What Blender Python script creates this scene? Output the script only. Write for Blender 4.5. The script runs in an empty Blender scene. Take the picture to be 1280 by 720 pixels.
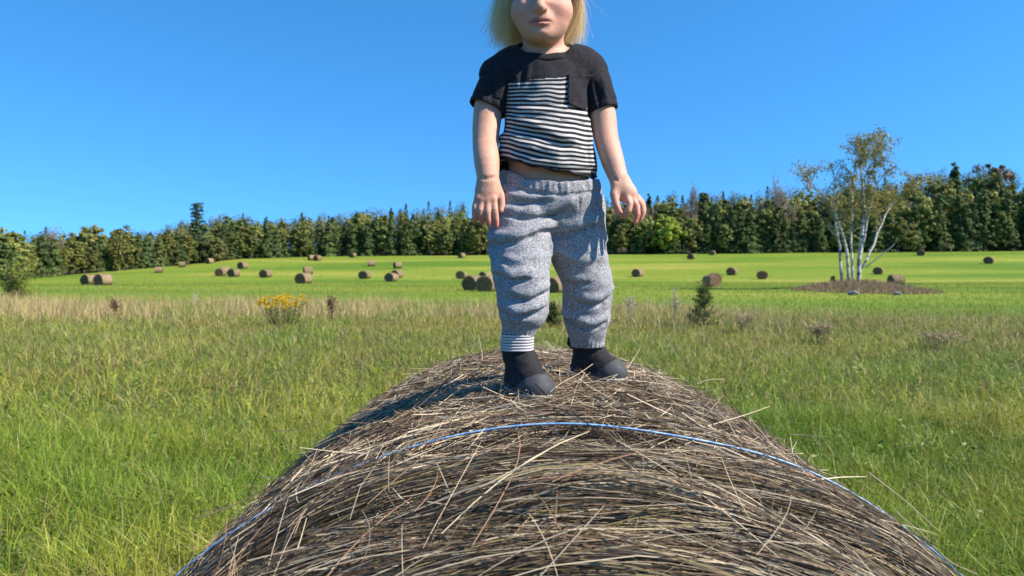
import bpy, bmesh, math, random
import numpy as np
from mathutils import Matrix, Vector

rng = np.random.default_rng(11)
random.seed(11)
scene = bpy.context.scene
COL = scene.collection

# ------------------------------------------------------------------ camera
F = 890.0            # focal length in pixels of the 1280 wide picture
HZ = 336.0           # row of the true horizon
CAMZ = 1.83
cam_d = bpy.data.cameras.new('camera')
cam = bpy.data.objects.new('camera', cam_d)
COL.objects.link(cam)
cam.location = (0, 0, CAMZ)
cam.rotation_euler = (math.radians(90), 0, 0)
cam_d.sensor_width = 36.0
cam_d.lens = 36.0 * F / 1280.0
cam_d.shift_y = -(360.0 - HZ) / 1280.0
cam_d.clip_start = 0.05
cam_d.clip_end = 6000
cam_d.dof.use_dof = True
cam_d.dof.focus_distance = 1.30
cam_d.dof.aperture_fstop = 8.5
scene.camera = cam

# ------------------------------------------------------------------ world, sun, exposure
SUN_EL = math.radians(41)
SUN_FRONT = math.radians(19)      # degrees from straight right towards the camera side
sun_dir = Vector((math.cos(SUN_EL) * math.cos(SUN_FRONT), -math.cos(SUN_EL) * math.sin(SUN_FRONT), math.sin(SUN_EL)))
world = bpy.data.worlds.new('World')
scene.world = world
world.use_nodes = True
wn = world.node_tree
bg = wn.nodes['Background']
sky = wn.nodes.new('ShaderNodeTexSky')
sky.sky_type = 'NISHITA'
sky.sun_disc = False
sky.sun_elevation = SUN_EL
sky.sun_rotation = math.atan2(sun_dir.x, sun_dir.y)
sky.altitude = 2500
sky.air_density = 1.0
sky.dust_density = 0.0
sky.ozone_density = 4.0
hs = wn.nodes.new('ShaderNodeHueSaturation')
hs.inputs['Saturation'].default_value = 1.24
hs.inputs['Hue'].default_value = 0.493
wtc = wn.nodes.new('ShaderNodeTexCoord')
wad = wn.nodes.new('ShaderNodeVectorMath'); wad.operation = 'ADD'; wad.inputs[1].default_value = (0, 0, 0.20)
wno = wn.nodes.new('ShaderNodeVectorMath'); wno.operation = 'NORMALIZE'
wn.links.new(wtc.outputs['Generated'], wad.inputs[0]); wn.links.new(wad.outputs[0], wno.inputs[0]); wn.links.new(wno.outputs[0], sky.inputs['Vector'])
wn.links.new(sky.outputs['Color'], hs.inputs['Color'])
wn.links.new(hs.outputs['Color'], bg.inputs['Color'])
bg.inputs['Strength'].default_value = 0.15
sd = bpy.data.lights.new('sun', 'SUN')
sd.energy = 4.3
sd.angle = math.radians(0.53)
sd.color = (1.0, 0.90, 0.74)
sun = bpy.data.objects.new('sun', sd)
COL.objects.link(sun)
sun.location = (30, -15, 40)
sun.rotation_euler = sun_dir.to_track_quat('Z', 'Y').to_euler()
vs = scene.view_settings
vs.view_transform = 'Standard'
vs.look = 'None'
vs.exposure = 1.08
vs.gamma = 1.0
vs.use_curve_mapping = False

# ------------------------------------------------------------------ helpers
def P(px, py, d):
    return np.array([d * (px - 640.0) / F, d, CAMZ - d * (py - HZ) / F])

def tag(o, label=None, cat=None, group=None, kind=None):
    if label: o['label'] = label
    if cat: o['category'] = cat
    if group: o['group'] = group
    if kind: o['kind'] = kind
    return o

def link(o, parent=None, world_coords=True):
    COL.objects.link(o)
    if parent is not None:
        o.parent = parent
        if world_coords:
            loc = Vector((0, 0, 0)); p = parent
            while p is not None:
                loc += p.location if p.parent is None else Vector((0, 0, 0))
                p = p.parent
            if parent.parent is None:
                o.matrix_parent_inverse = Matrix.Translation(-loc)
    return o

def empty(name, loc, rz=0.0):
    o = bpy.data.objects.new(name, None)
    o.empty_display_size = 0.2
    COL.objects.link(o)
    o.location = loc
    o.rotation_euler = (0, 0, rz)
    return o

def mesh_np(name, V, faces_list, smooth=True, col=None, attrs=None):
    """faces_list: list of int arrays (n,3) or (n,4)"""
    me = bpy.data.meshes.new(name)
    V = np.asarray(V, dtype=np.float32)
    loops = np.concatenate([f.reshape(-1) for f in faces_list]).astype(np.int32)
    sizes = np.concatenate([np.full(len(f), f.shape[1], np.int32) for f in faces_list])
    starts = np.concatenate([[0], np.cumsum(sizes)[:-1]]).astype(np.int32)
    me.vertices.add(len(V)); me.vertices.foreach_set('co', V.reshape(-1))
    me.loops.add(len(loops)); me.loops.foreach_set('vertex_index', loops)
    me.polygons.add(len(sizes)); me.polygons.foreach_set('loop_start', starts)
    me.polygons.foreach_set('loop_total', sizes)
    me.polygons.foreach_set('use_smooth', np.full(len(sizes), smooth, bool))
    if col is not None:
        a = me.color_attributes.new('col', 'FLOAT_COLOR', 'POINT')
        c = np.ones((len(V), 4), np.float32); c[:, :3] = col
        a.data.foreach_set('color', c.reshape(-1))
    if attrs:
        for k, v in attrs.items():
            a = me.attributes.new(k, 'FLOAT', 'POINT')
            a.data.foreach_set('value', np.asarray(v, np.float32))
    me.update(calc_edges=True)
    me.validate()
    return me

def obj(name, me, mat=None, parent=None, world_coords=True):
    o = bpy.data.objects.new(name, me)
    if mat is not None:
        me.materials.append(mat)
    link(o, parent, world_coords)
    return o

def nrm(v, axis=-1):
    return v / (np.linalg.norm(v, axis=axis, keepdims=True) + 1e-9)

_perm = np.random.default_rng(5).random((64, 64, 64)).astype(np.float32)
def noise3(x, y, z):
    x = np.asarray(x, float); y = np.asarray(y, float); z = np.asarray(z, float)
    x, y, z = np.broadcast_arrays(x, y, z)
    xi = np.floor(x).astype(int); yi = np.floor(y).astype(int); zi = np.floor(z).astype(int)
    fx = x - xi; fy = y - yi; fz = z - zi
    fx = fx * fx * (3 - 2 * fx); fy = fy * fy * (3 - 2 * fy); fz = fz * fz * (3 - 2 * fz)
    def g(a, b, c): return _perm[(xi + a) % 64, (yi + b) % 64, (zi + c) % 64]
    x00 = g(0,0,0) * (1-fx) + g(1,0,0) * fx; x10 = g(0,1,0) * (1-fx) + g(1,1,0) * fx
    x01 = g(0,0,1) * (1-fx) + g(1,0,1) * fx; x11 = g(0,1,1) * (1-fx) + g(1,1,1) * fx
    return ((x00 * (1-fy) + x10 * fy) * (1-fz) + (x01 * (1-fy) + x11 * fy) * fz) * 2 - 1
def noise2(x, y): return noise3(x, y, np.zeros_like(np.asarray(x, float)) + 0.37)
def fbm2(x, y, o=3):
    s = 0; a = 1.0; t = 0
    for i in range(o):
        s = s + a * noise2(x * 2 ** i + 7.3 * i, y * 2 ** i + 3.1 * i); t += a; a *= 0.5
    return s / t

def ribbons(pts, side, width):
    """pts (N,K,3), side (N,3) or (N,K,3), width (N,K): returns verts, quads"""
    N, K, _ = pts.shape
    if side.ndim == 2: side = side[:, None, :]
    off = side * (width[..., None] * 0.5)
    V = np.stack([pts - off, pts + off], axis=2).reshape(-1, 3)
    base = (np.arange(N) * K * 2)[:, None] + (np.arange(K - 1) * 2)[None, :]
    Q = np.stack([base, base + 1, base + 3, base + 2], axis=-1).reshape(-1, 4)
    return V, Q

def tube_np(path, radii, n=6, cap=True):
    path = np.asarray(path, float); radii = np.asarray(radii, float)
    K = len(path)
    tan = nrm(np.gradient(path, axis=0))
    up = np.array([0.0, 0.0, 1.0]) if abs(tan[0][2]) < 0.8 else np.array([0.0, 1.0, 0.0])
    a = nrm(np.cross(tan, up)); b = np.cross(tan, a)
    th = np.linspace(0, 2 * np.pi, n, endpoint=False)
    V = path[:, None] + (a[:, None] * np.cos(th)[None, :, None] + b[:, None] * np.sin(th)[None, :, None]) * radii[:, None, None]
    V = V.reshape(-1, 3)
    i = np.arange(K - 1)[:, None] * n; j = np.arange(n)[None, :]; j2 = (j + 1) % n
    Q = np.stack([i + j, i + j2, i + n + j2, i + n + j], -1).reshape(-1, 4)
    T = np.zeros((0, 3), int)
    if cap:
        V = np.vstack([V, path[0], path[-1]])
        c0 = K * n; c1 = c0 + 1; jj = np.arange(n); k2 = (jj + 1) % n
        T = np.vstack([np.stack([np.full(n, c0), k2, jj], -1), np.stack([np.full(n, c1), (K-1)*n + jj, (K-1)*n + k2], -1)])
    return V, Q, T

def smooth_path(pts, n):
    pts = np.asarray(pts, float); K = len(pts)
    t = np.linspace(0, K - 1, n); i = np.clip(t.astype(int), 0, K - 2); f = (t - i)[:, None]
    pp = np.vstack([2 * pts[0] - pts[1], pts, 2 * pts[-1] - pts[-2]])
    a, b, c, d = pp[i], pp[i+1], pp[i+2], pp[i+3]
    return 0.5 * ((2*b) + (-a + c) * f + (2*a - 5*b + 4*c - d) * f**2 + (-a + 3*b - 3*c + d) * f**3)

class Acc:
    """collects pieces of ONE part into one mesh"""
    def __init__(s): s.V = []; s.Q = []; s.T = []; s.C = []; s.n = 0
    def add(s, V, Q=None, T=None, col=(1, 1, 1)):
        s.V.append(V)
        if Q is not None and len(Q): s.Q.append(Q + s.n)
        if T is not None and len(T): s.T.append(T + s.n)
        c = np.asarray(col, float)
        s.C.append(np.broadcast_to(c, (len(V), 3)) if c.ndim == 1 else c)
        s.n += len(V)
    def mesh(s, name, smooth=True):
        fl = []
        if s.Q: fl.append(np.vstack(s.Q))
        if s.T: fl.append(np.vstack(s.T))
        return mesh_np(name, np.vstack(s.V), fl, smooth, np.vstack(s.C))

# ------------------------------------------------------------------ materials
def new_mat(name):
    m = bpy.data.materials.new(name); m.use_nodes = True
    nt = m.node_tree
    return m, nt, nt.nodes['Principled BSDF']

def attr_mat(name, rough=0.7, spec=0.3, transl=0.0, vary=0.0, bump=0.0, bump_scale=50.0, gain=1.0, hue=0.0, sss=0.0):
    """base colour from the 'col' attribute with per-object variation"""
    m, nt, b = new_mat(name)
    a = nt.nodes.new('ShaderNodeAttribute'); a.attribute_name = 'col'
    out = a.outputs['Color']
    if vary or gain != 1.0 or hue:
        h = nt.nodes.new('ShaderNodeHueSaturation')
        nt.links.new(out, h.inputs['Color'])
        h.inputs['Value'].default_value = gain
        if vary or hue:
            oi = nt.nodes.new('ShaderNodeObjectInfo')
            mr = nt.nodes.new('ShaderNodeMapRange')
            mr.inputs['To Min'].default_value = gain * (1 - vary); mr.inputs['To Max'].default_value = gain * (1 + vary)
            nt.links.new(oi.outputs['Random'], mr.inputs['Value'])
            nt.links.new(mr.outputs['Result'], h.inputs['Value'])
            m2 = nt.nodes.new('ShaderNodeMath'); m2.operation = 'MULTIPLY'; m2.inputs[1].default_value = 7.31
            fr = nt.nodes.new('ShaderNodeMath'); fr.operation = 'FRACT'
            nt.links.new(oi.outputs['Random'], m2.inputs[0]); nt.links.new(m2.outputs[0], fr.inputs[0])
            mr2 = nt.nodes.new('ShaderNodeMapRange')
            mr2.inputs['To Min'].default_value = 0.5 - hue; mr2.inputs['To Max'].default_value = 0.5 + hue
            nt.links.new(fr.outputs[0], mr2.inputs['Value']); nt.links.new(mr2.outputs['Result'], h.inputs['Hue'])
        out = h.outputs['Color']
    nt.links.new(out, b.inputs['Base Color'])
    b.inputs['Roughness'].default_value = rough
    b.inputs['Specular IOR Level'].default_value = spec
    if sss:
        b.inputs['Subsurface Weight'].default_value = sss
        b.inputs['Subsurface Radius'].default_value = (0.012, 0.005, 0.003)
        b.inputs['Subsurface Scale'].default_value = 1.0
    if bump:
        tc = nt.nodes.new('ShaderNodeTexCoord'); nz = nt.nodes.new('ShaderNodeTexNoise')
        nz.inputs['Scale'].default_value = bump_scale; nz.inputs['Detail'].default_value = 4
        bp = nt.nodes.new('ShaderNodeBump'); bp.inputs['Strength'].default_value = bump; bp.inputs['Distance'].default_value = 0.01
        nt.links.new(tc.outputs['Object'], nz.inputs['Vector']); nt.links.new(nz.outputs['Fac'], bp.inputs['Height'])
        nt.links.new(bp.outputs['Normal'], b.inputs['Normal'])
    if transl:
        tr = nt.nodes.new('ShaderNodeBsdfTranslucent'); mx = nt.nodes.new('ShaderNodeMixShader')
        mx.inputs['Fac'].default_value = transl
        nt.links.new(out, tr.inputs['Color'])
        nt.links.new(b.outputs[0], mx.inputs[1]); nt.links.new(tr.outputs[0], mx.inputs[2])
        nt.links.new(mx.outputs[0], nt.nodes['Material Output'].inputs['Surface'])
    return m

def ramp(nt, src, stops):
    r = nt.nodes.new('ShaderNodeValToRGB')
    while len(r.color_ramp.elements) < len(stops): r.color_ramp.elements.new(0.5)
    for e, (p, c) in zip(r.color_ramp.elements, stops):
        e.position = p; e.color = (*c, 1)
    nt.links.new(src, r.inputs['Fac'])
    return r.outputs['Color']

def noise_mat(name, stops, scale, rough=0.8, bump=0.0, detail=6, spec=0.3, stretch=(1, 1, 1), dist=0.01):
    m, nt, b = new_mat(name)
    tc = nt.nodes.new('ShaderNodeTexCoord'); mp = nt.nodes.new('ShaderNodeMapping')
    mp.inputs['Scale'].default_value = stretch
    nz = nt.nodes.new('ShaderNodeTexNoise'); nz.inputs['Scale'].default_value = scale; nz.inputs['Detail'].default_value = detail
    nt.links.new(tc.outputs['Object'], mp.inputs['Vector']); nt.links.new(mp.outputs['Vector'], nz.inputs['Vector'])
    nt.links.new(ramp(nt, nz.outputs['Fac'], stops), b.inputs['Base Color'])
    b.inputs['Roughness'].default_value = rough; b.inputs['Specular IOR Level'].default_value = spec
    if bump:
        bp = nt.nodes.new('ShaderNodeBump'); bp.inputs['Strength'].default_value = bump; bp.inputs['Distance'].default_value = dist
        nt.links.new(nz.outputs['Fac'], bp.inputs['Height']); nt.links.new(bp.outputs['Normal'], b.inputs['Normal'])
    return m

# ------------------------------------------------------------------ terrain
_uT = [-600, 0, 60, 150, 230, 300, 400, 640, 900, 1280, 1900]
_T = [95, 106, 128, 148, 165, 185, 200, 205, 205, 200, 190]
_B = [357, 352, 346, 338, 331, 323, 320, 318, 316.5, 313, 310]
_uS = [-600, 0, 30, 60, 110, 140, 180, 220, 260, 300, 340, 400, 450, 500, 560, 610, 700, 780, 830, 900, 970, 1000, 1100, 1150, 1190, 1240, 1280, 1900]
_S = [285, 284, 292, 288, 286, 288, 284, 276, 270, 268, 270, 264, 260, 256, 253, 251, 246, 242, 240, 237, 232, 232, 224, 217, 209, 207, 211, 208]
def sstep(t):
    t = np.clip(t, 0, 1); return t * t * (3 - 2 * t)
def terrain(x, y):
    x = np.asarray(x, float); y = np.asarray(y, float)
    ys = np.maximum(y, 1.0)
    u = np.where(y > 40, 640 + F * x / ys, 640)
    T = np.interp(u, _uT, _T); B = np.interp(u, _uT, _B); S = np.interp(u, _uS, _S)
    zt = CAMZ - (B - HZ) * T / F
    z = zt * sstep((y - 92) / (T - 92 + 12))
    hill = CAMZ - (S + 44 - HZ) * 300 / F
    z = z + (np.maximum(hill, zt) - zt) * sstep((y - T - 12) / (300 - T))
    z = z + 0.10 * noise2(x * 0.06, y * 0.05) * sstep((y - 35) / 40)
    z = z + 0.40 * np.exp(-(((x - 30.0) / 4.4) ** 2 + ((y - 61.5) / 5.0) ** 2))
    return z
def tz(x, y): return float(terrain(np.array([x]), np.array([y]))[0])
def on_ground(px, py, dmin=15.0):
    """the ground point seen at a pixel"""
    d = np.arange(dmin, 330, 0.25); x = d * (px - 640) / F
    yy = HZ - (terrain(x, d) - CAMZ) / d * F
    i = int(np.argmax(yy <= py)) if (yy <= py).any() else len(d) - 1
    return np.array([x[i], d[i], terrain(x[i:i+1], d[i:i+1])[0]])

def axis_samples(lims):
    out = []
    for a, b, n in lims: out.append(np.linspace(a, b, n, endpoint=False))
    return np.concatenate(out + [[lims[-1][1]]])
gx = axis_samples([(-3000, -400, 12), (-400, -60, 68), (-60, 60, 80), (60, 400, 68), (400, 3000, 12)])
gy = axis_samples([(-600, -10, 10), (-10, 60, 60), (60, 340, 112), (340, 4000, 16)])
GX, GY = np.meshgrid(gx, gy, indexing='ij')
GZ = terrain(GX, GY)
nX, nY = GX.shape
ii, jj = np.meshgrid(np.arange(nX - 1), np.arange(nY - 1), indexing='ij')
q = np.stack([ii * nY + jj, (ii + 1) * nY + jj, (ii + 1) * nY + jj + 1, ii * nY + jj + 1], -1).reshape(-1, 4)

def ground_material():
    m, nt, b = new_mat('meadow_ground')
    L = nt.links
    geo = nt.nodes.new('ShaderNodeNewGeometry')
    def nz(scale, stretch, detail=4):
        mp = nt.nodes.new('ShaderNodeMapping'); mp.inputs['Scale'].default_value = stretch
        n = nt.nodes.new('ShaderNodeTexNoise'); n.inputs['Scale'].default_value = scale; n.inputs['Detail'].default_value = detail
        L.new(geo.outputs['Position'], mp.inputs['Vector']); L.new(mp.outputs['Vector'], n.inputs['Vector'])
        return n.outputs['Fac']
    def mix(f, a, c):
        mm = nt.nodes.new('ShaderNodeMix'); mm.data_type = 'RGBA'
        if isinstance(f, float): mm.inputs[0].default_value = f
        else: L.new(f, mm.inputs[0])
        for s, v in ((6, a), (7, c)):
            if isinstance(v, tuple): mm.inputs[s].default_value = (*v, 1)
            else: L.new(v, mm.inputs[s])
        return mm.outputs[2]
    # mown hay field: bands of regrowth along the rows, fine mottling
    wide = ramp(nt, nz(0.035, (0.45, 1.6, 1), 5), [(0.36, (0.11, 0.19, 0.018)), (0.46, (0.165, 0.24, 0.025)), (0.53, (0.20, 0.255, 0.03)), (0.64, (0.285, 0.295, 0.05))])
    fine = ramp(nt, nz(2.2, (1, 0.6, 1), 6), [(0.3, (0.62, 0.70, 0.55)), (0.7, (1.22, 1.15, 1.25))])
    mul = nt.nodes.new('ShaderNodeMix'); mul.data_type = 'RGBA'; mul.blend_type = 'MULTIPLY'; mul.inputs[0].default_value = 1.0
    L.new(wide, mul.inputs[6]); L.new(fine, mul.inputs[7])
    rows = ramp(nt, nz(0.30, (0.10, 1.0, 1), 3), [(0.38, (0.90, 0.93, 0.88)), (0.62, (1.05, 1.03, 1.06))])
    mul2 = nt.nodes.new('ShaderNodeMix'); mul2.data_type = 'RGBA'; mul2.blend_type = 'MULTIPLY'; mul2.inputs[0].default_value = 1.0
    L.new(mul.outputs[2], mul2.inputs[6]); L.new(rows, mul2.inputs[7]); mul = mul2
    near = ramp(nt, nz(5.0, (1, 1, 1), 6), [(0.35, (0.05, 0.075, 0.012)), (0.6, (0.10, 0.13, 0.025)), (0.75, (0.15, 0.13, 0.05))])
    sx = nt.nodes.new('ShaderNodeSeparateXYZ'); L.new(geo.outputs['Position'], sx.inputs[0])
    mr = nt.nodes.new('ShaderNodeMapRange'); mr.inputs['From Min'].default_value = 24; mr.inputs['From Max'].default_value = 40
    L.new(sx.outputs['Y'], mr.inputs['Value'])
    field = mix(mr.outputs['Result'], near, mul.outputs[2])
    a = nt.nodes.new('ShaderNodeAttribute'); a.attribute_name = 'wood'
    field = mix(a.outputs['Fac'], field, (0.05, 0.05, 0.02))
    L.new(field, b.inputs['Base Color'])
    b.inputs['Roughness'].default_value = 0.9; b.inputs['Specular IOR Level'].default_value = 0.1
    bp = nt.nodes.new('ShaderNodeBump'); bp.inputs['Strength'].default_value = 0.6; bp.inputs['Distance'].default_value = 0.12
    L.new(nz(6.0, (1, 1, 1), 5), bp.inputs['Height']); L.new(bp.outputs['Normal'], b.inputs['Normal'])
    return m
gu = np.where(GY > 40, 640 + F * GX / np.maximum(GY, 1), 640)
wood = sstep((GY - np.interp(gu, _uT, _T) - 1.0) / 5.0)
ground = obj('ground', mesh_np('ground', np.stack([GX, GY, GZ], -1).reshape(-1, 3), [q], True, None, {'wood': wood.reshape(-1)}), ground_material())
tag(ground, 'green meadow and mown hay field rising gently to the trees', kind='structure')

# ------------------------------------------------------------------ far trees
R2 = np.random.default_rng(21)
def leaf_quads(c, n, size, r=R2, aspect=0.6):
    """diamond leaf clumps at centres c with rough normals n"""
    N = len(c)
    n = nrm(n + r.normal(0, 0.55, (N, 3)))
    a = nrm(np.cross(n, r.normal(0, 1, (N, 3)))); b = np.cross(n, a)
    s = size[:, None] if np.ndim(size) else size
    V = np.stack([c - a * s, c - b * s * aspect, c + a * s, c + b * s * aspect], 1).reshape(-1, 3)
    Q = np.arange(N * 4).reshape(-1, 4)
    return V, Q

def leaf_cols(N, base, spread, r=R2):
    base = np.asarray(base); k = r.normal(1, spread, (N, 1)); t = r.normal(0, spread * 0.5, (N, 1))
    c = base * np.clip(k, 0.45, 1.7) * np.concatenate([1 + t, np.ones((N, 1)), 1 - t], 1)
    return np.repeat(np.clip(c, 0.003, 1), 4, axis=0)

def trunk_mesh(name, h, r, lean=0.0, branches=(), col=(0.11, 0.085, 0.06)):
    A = Acc()
    z = np.linspace(-0.4, h, 7)
    path = np.stack([lean * (z / h) ** 2 + 0.05 * np.sin(z), 0.05 * np.cos(z * 1.3), z], -1)
    V, Q, T = tube_np(path, np.linspace(r * 1.15, r * 0.12, 7), 6); A.add(V, Q, T, col)
    for (p0, p1, r0) in branches:
        p0 = np.array(p0, float); p1 = np.array(p1, float); mid = (p0 + p1) / 2 + np.array([0, 0, 0.12 * np.linalg.norm(p1 - p0)])
        V, Q, T = tube_np(smooth_path([p0, mid, p1], 5), np.linspace(r0, r0 * 0.2, 5), 4); A.add(V, Q, T, col)
    return A.mesh(name)

def conifer(h=12.0, rad=2.2, n=2600, col=(0.045, 0.075, 0.022), power=0.85, seed=0, droop=0.25):
    r = np.random.default_rng(100 + seed)
    nb = int(h * 14)
    zb = h * (1 - r.random(nb) ** 0.75 * 0.97); ang = r.random(nb) * 6.283
    Rb = rad * (1 - zb / h) ** power * r.uniform(0.55, 1.18, nb) + 0.12
    lobes = 1 + 0.22 * np.sin(ang * 2 + zb * 0.6 + seed) + 0.12 * np.sin(ang * 5 + zb)
    Rb = Rb * lobes
    per = max(6, n // nb)
    t = r.random((nb, per)) ** 0.55
    jit = r.normal(0, 1, (nb, per, 3)) * (0.10 + 0.16 * Rb[:, None, None] / rad) * np.array([1, 1, 0.8])
    ca, sa = np.cos(ang), np.sin(ang)
    x = Rb[:, None] * t * ca[:, None]; y = Rb[:, None] * t * sa[:, None]
    zz = zb[:, None] - droop * Rb[:, None] * t ** 1.5 + 0.15
    c = np.stack([x, y, zz], -1) + jit
    nn = np.stack([np.broadcast_to(ca[:, None], t.shape), np.broadcast_to(sa[:, None], t.shape), np.full(t.shape, 0.55)], -1)
    c = c.reshape(-1, 3); nn = nn.reshape(-1, 3)
    V, Q = leaf_quads(c, nn, r.uniform(0.15, 0.32, len(c)), r, 0.6)
    return mesh_np('conifer_crown', V, [Q], True, leaf_cols(len(c), col, 0.28, r)), trunk_mesh('conifer_trunk', h * 0.96, 0.17)

def broadleaf(h=11.0, rad=3.2, n=3000, col=(0.09, 0.105, 0.025), seed=0, base=0.18, clumps=60, sz=(0.15, 0.32), egg=0.45):
    r = np.random.default_rng(200 + seed)
    k = clumps
    u = r.normal(0, 1, (k, 3)); u = nrm(u) * (r.random((k, 1)) ** 0.38)
    zc = h * (base + (1 - base) * 0.5); hz = h * (1 - base) * 0.5
    cz = u[:, 2]
    taper = np.where(cz > 0, 1 - egg * cz ** 1.5, 1 - 0.30 * (-cz) ** 2)
    C = np.stack([u[:, 0] * rad * taper, u[:, 1] * rad * taper, zc + cz * hz * 0.93], -1)
    C[:, 0] += 0.35 * r.normal(0, 1, k); C[:, 1] += 0.35 * r.normal(0, 1, k)
    rc = r.uniform(0.10, 0.24, k) * rad
    per = n // k
    d = nrm(r.normal(0, 1, (k, per, 3))); rr = r.random((k, per, 1)) ** 0.45
    c = C[:, None] + d * rr * rc[:, None, None] * np.array([1, 1, 0.72])
    out = nrm(c - np.array([0, 0, zc])) * 0.5 + d * 0.8 + np.array([0, 0, 0.25])
    c = c.reshape(-1, 3); out = out.reshape(-1, 3)
    V, Q = leaf_quads(c, out, r.uniform(sz[0], sz[1], len(c)), r, 0.65)
    cc = leaf_cols(len(c), col, 0.2, r)
    tint = np.repeat(np.repeat(r.uniform(0.85, 1.15, (k, 1)), per, 0), 4, 0)
    br = [((0, 0, h * r.uniform(0.15, 0.5)), tuple(C[i]), 0.07) for i in range(0, k, 3)]
    return mesh_np('broadleaf_crown', V, [Q], True, cc * tint), trunk_mesh('broadleaf_trunk', h * 0.8, 0.2, 0.2, br)

def sparse(h=14.0, rad=2.8, n=900, col=(0.13, 0.10, 0.06), seed=0, twigs=240):
    """a crown of bare grey twigs with a few leaves left"""
    r = np.random.default_rng(300 + seed); A = Acc()
    tips = []
    for i in range(15):
        a = r.random() * 6.283; z0 = h * r.uniform(0.25, 0.7); l = rad * r.uniform(0.5, 1.0) * (1.15 - z0 / h)
        p1 = np.array([math.cos(a) * l, math.sin(a) * l, z0 + h * r.uniform(0.12, 0.3)]); p0 = np.array([0, 0, z0])
        V, Q, T = tube_np(smooth_path([p0, (p0 + p1) / 2 - np.array([0, 0, .25]), p1], 5), np.linspace(0.07, 0.025, 5), 4); A.add(V, Q, T, (0.20, 0.17, 0.14))
        tips.append((p0, p1))
    tw = []
    for i in range(twigs):
        p0, p1 = tips[r.integers(len(tips))]; s = p0 + (p1 - p0) * r.uniform(0.3, 1.0)
        e = s + np.array([r.normal(0, .35), r.normal(0, .35), r.uniform(0.4, 1.5)])
        tw.append(np.stack([s, (s + e) / 2 + r.normal(0, .08, 3), e]))
    tw = np.array(tw); V, Q = ribbons(tw, nrm(r.normal(0, 1, (len(tw), 3))), np.tile([0.07, 0.055, 0.03], (len(tw), 1)))
    A.add(V, Q, None, (0.22, 0.18, 0.15))
    idx = r.integers(0, len(tw), n); c = tw[idx, 2] + r.normal(0, 0.28, (n, 3))
    V, Q = leaf_quads(c, r.normal(0, 1, (n, 3)), r.uniform(0.09, 0.2, n), r); A.add(V, Q, None, leaf_cols(n, col, 0.2, r))
    return A.mesh('sparse_crown'), trunk_mesh('sparse_trunk', h * 0.85, 0.2, 0.3, col=(0.2, 0.18, 0.15))

def pine(h=16.0, rad=2.8, n=3800, seed=0, col=(0.035, 0.055, 0.022)):
    r = np.random.default_rng(400 + seed)
    nb = 34; cs = []; ns = []; br = []
    for i in range(nb):
        z = h * (0.22 + 0.76 * (i / (nb - 1))); a = i * 2.4 + r.normal(0, .3); l = rad * (1.12 - 0.85 * (z / h)) * r.uniform(0.55, 1.2)
        e = np.array([math.cos(a) * l, math.sin(a) * l, z + 0.22 * l]); br.append(((0, 0, z), tuple(e), 0.06))
        m = n // nb; t = r.uniform(0.3, 1.05, (m, 1))
        c = np.array([0, 0, z]) + (e - np.array([0, 0, z])) * t + r.normal(0, 1, (m, 3)) * np.array([0.38, 0.38, 0.16])
        cs.append(c); ns.append(np.tile([math.cos(a) * .5, math.sin(a) * .5, 0.8], (m, 1)))
    c = np.vstack(cs); nn = np.vstack(ns)
    V, Q = leaf_quads(c, nn, r.uniform(0.14, 0.32, len(c)), r, 0.45)
    return mesh_np('pine_crown', V, [Q], True, leaf_cols(len(c), col, 0.28, r)), trunk_mesh('pine_trunk', h * 0.98, 0.25, 0.15, br)

leaf_mat = attr_mat('far_foliage', rough=0.65, spec=0.25, transl=0.25, vary=0.34, hue=0.012, gain=1.5)
bark_mat = attr_mat('far_bark', rough=0.9, spec=0.1, bump=0.5, bump_scale=8)

VAR = {
    'cedar': [(12.0,) + conifer(12, 2.1, 5600, (0.062, 0.090, 0.027), 0.58, 1), (12.0,) + conifer(12, 1.8, 5000, (0.054, 0.082, 0.028), 0.72, 2),
              (12.0,) + conifer(12, 2.5, 6000, (0.074, 0.097, 0.029), 0.48, 3)],
    'leafy': [(11.0,) + broadleaf(11, 3.1, 6400, (0.140, 0.152, 0.042), 1, 0.05, 150), (11.0,) + broadleaf(11, 2.6, 6000, (0.098, 0.122, 0.032), 2, 0.04, 130),
              (11.0,) + broadleaf(11, 3.5, 6800, (0.155, 0.160, 0.046), 3, 0.06, 160)],
    'poplar': [(12.0,) + broadleaf(12, 1.9, 5000, (0.175, 0.178, 0.045), 4, 0.05, 130, egg=0.6)],
    'maple': [(8.0,) + broadleaf(8, 3.2, 5600, (0.20, 0.23, 0.03), 5, 0.08, 70)],
    'bush': [(6.0,) + broadleaf(6, 3.2, 5600, (0.135, 0.150, 0.05), 6, 0.0, 90, egg=0.25)],
    'sparse': [(14.0,) + sparse(14, 2.8, 850, (0.15, 0.115, 0.065), 1), (14.0,) + sparse(14, 3.3, 500, (0.14, 0.09, 0.06), 2, 330)],
    'pine': [(16.0,) + pine(16, 2.9, 3800, 1)],
    'oak': [(13.0,) + broadleaf(13, 5.0, 3400, (0.125, 0.10, 0.055), 9, 0.3, 44, egg=0.15)],
}
_first = set()
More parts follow.
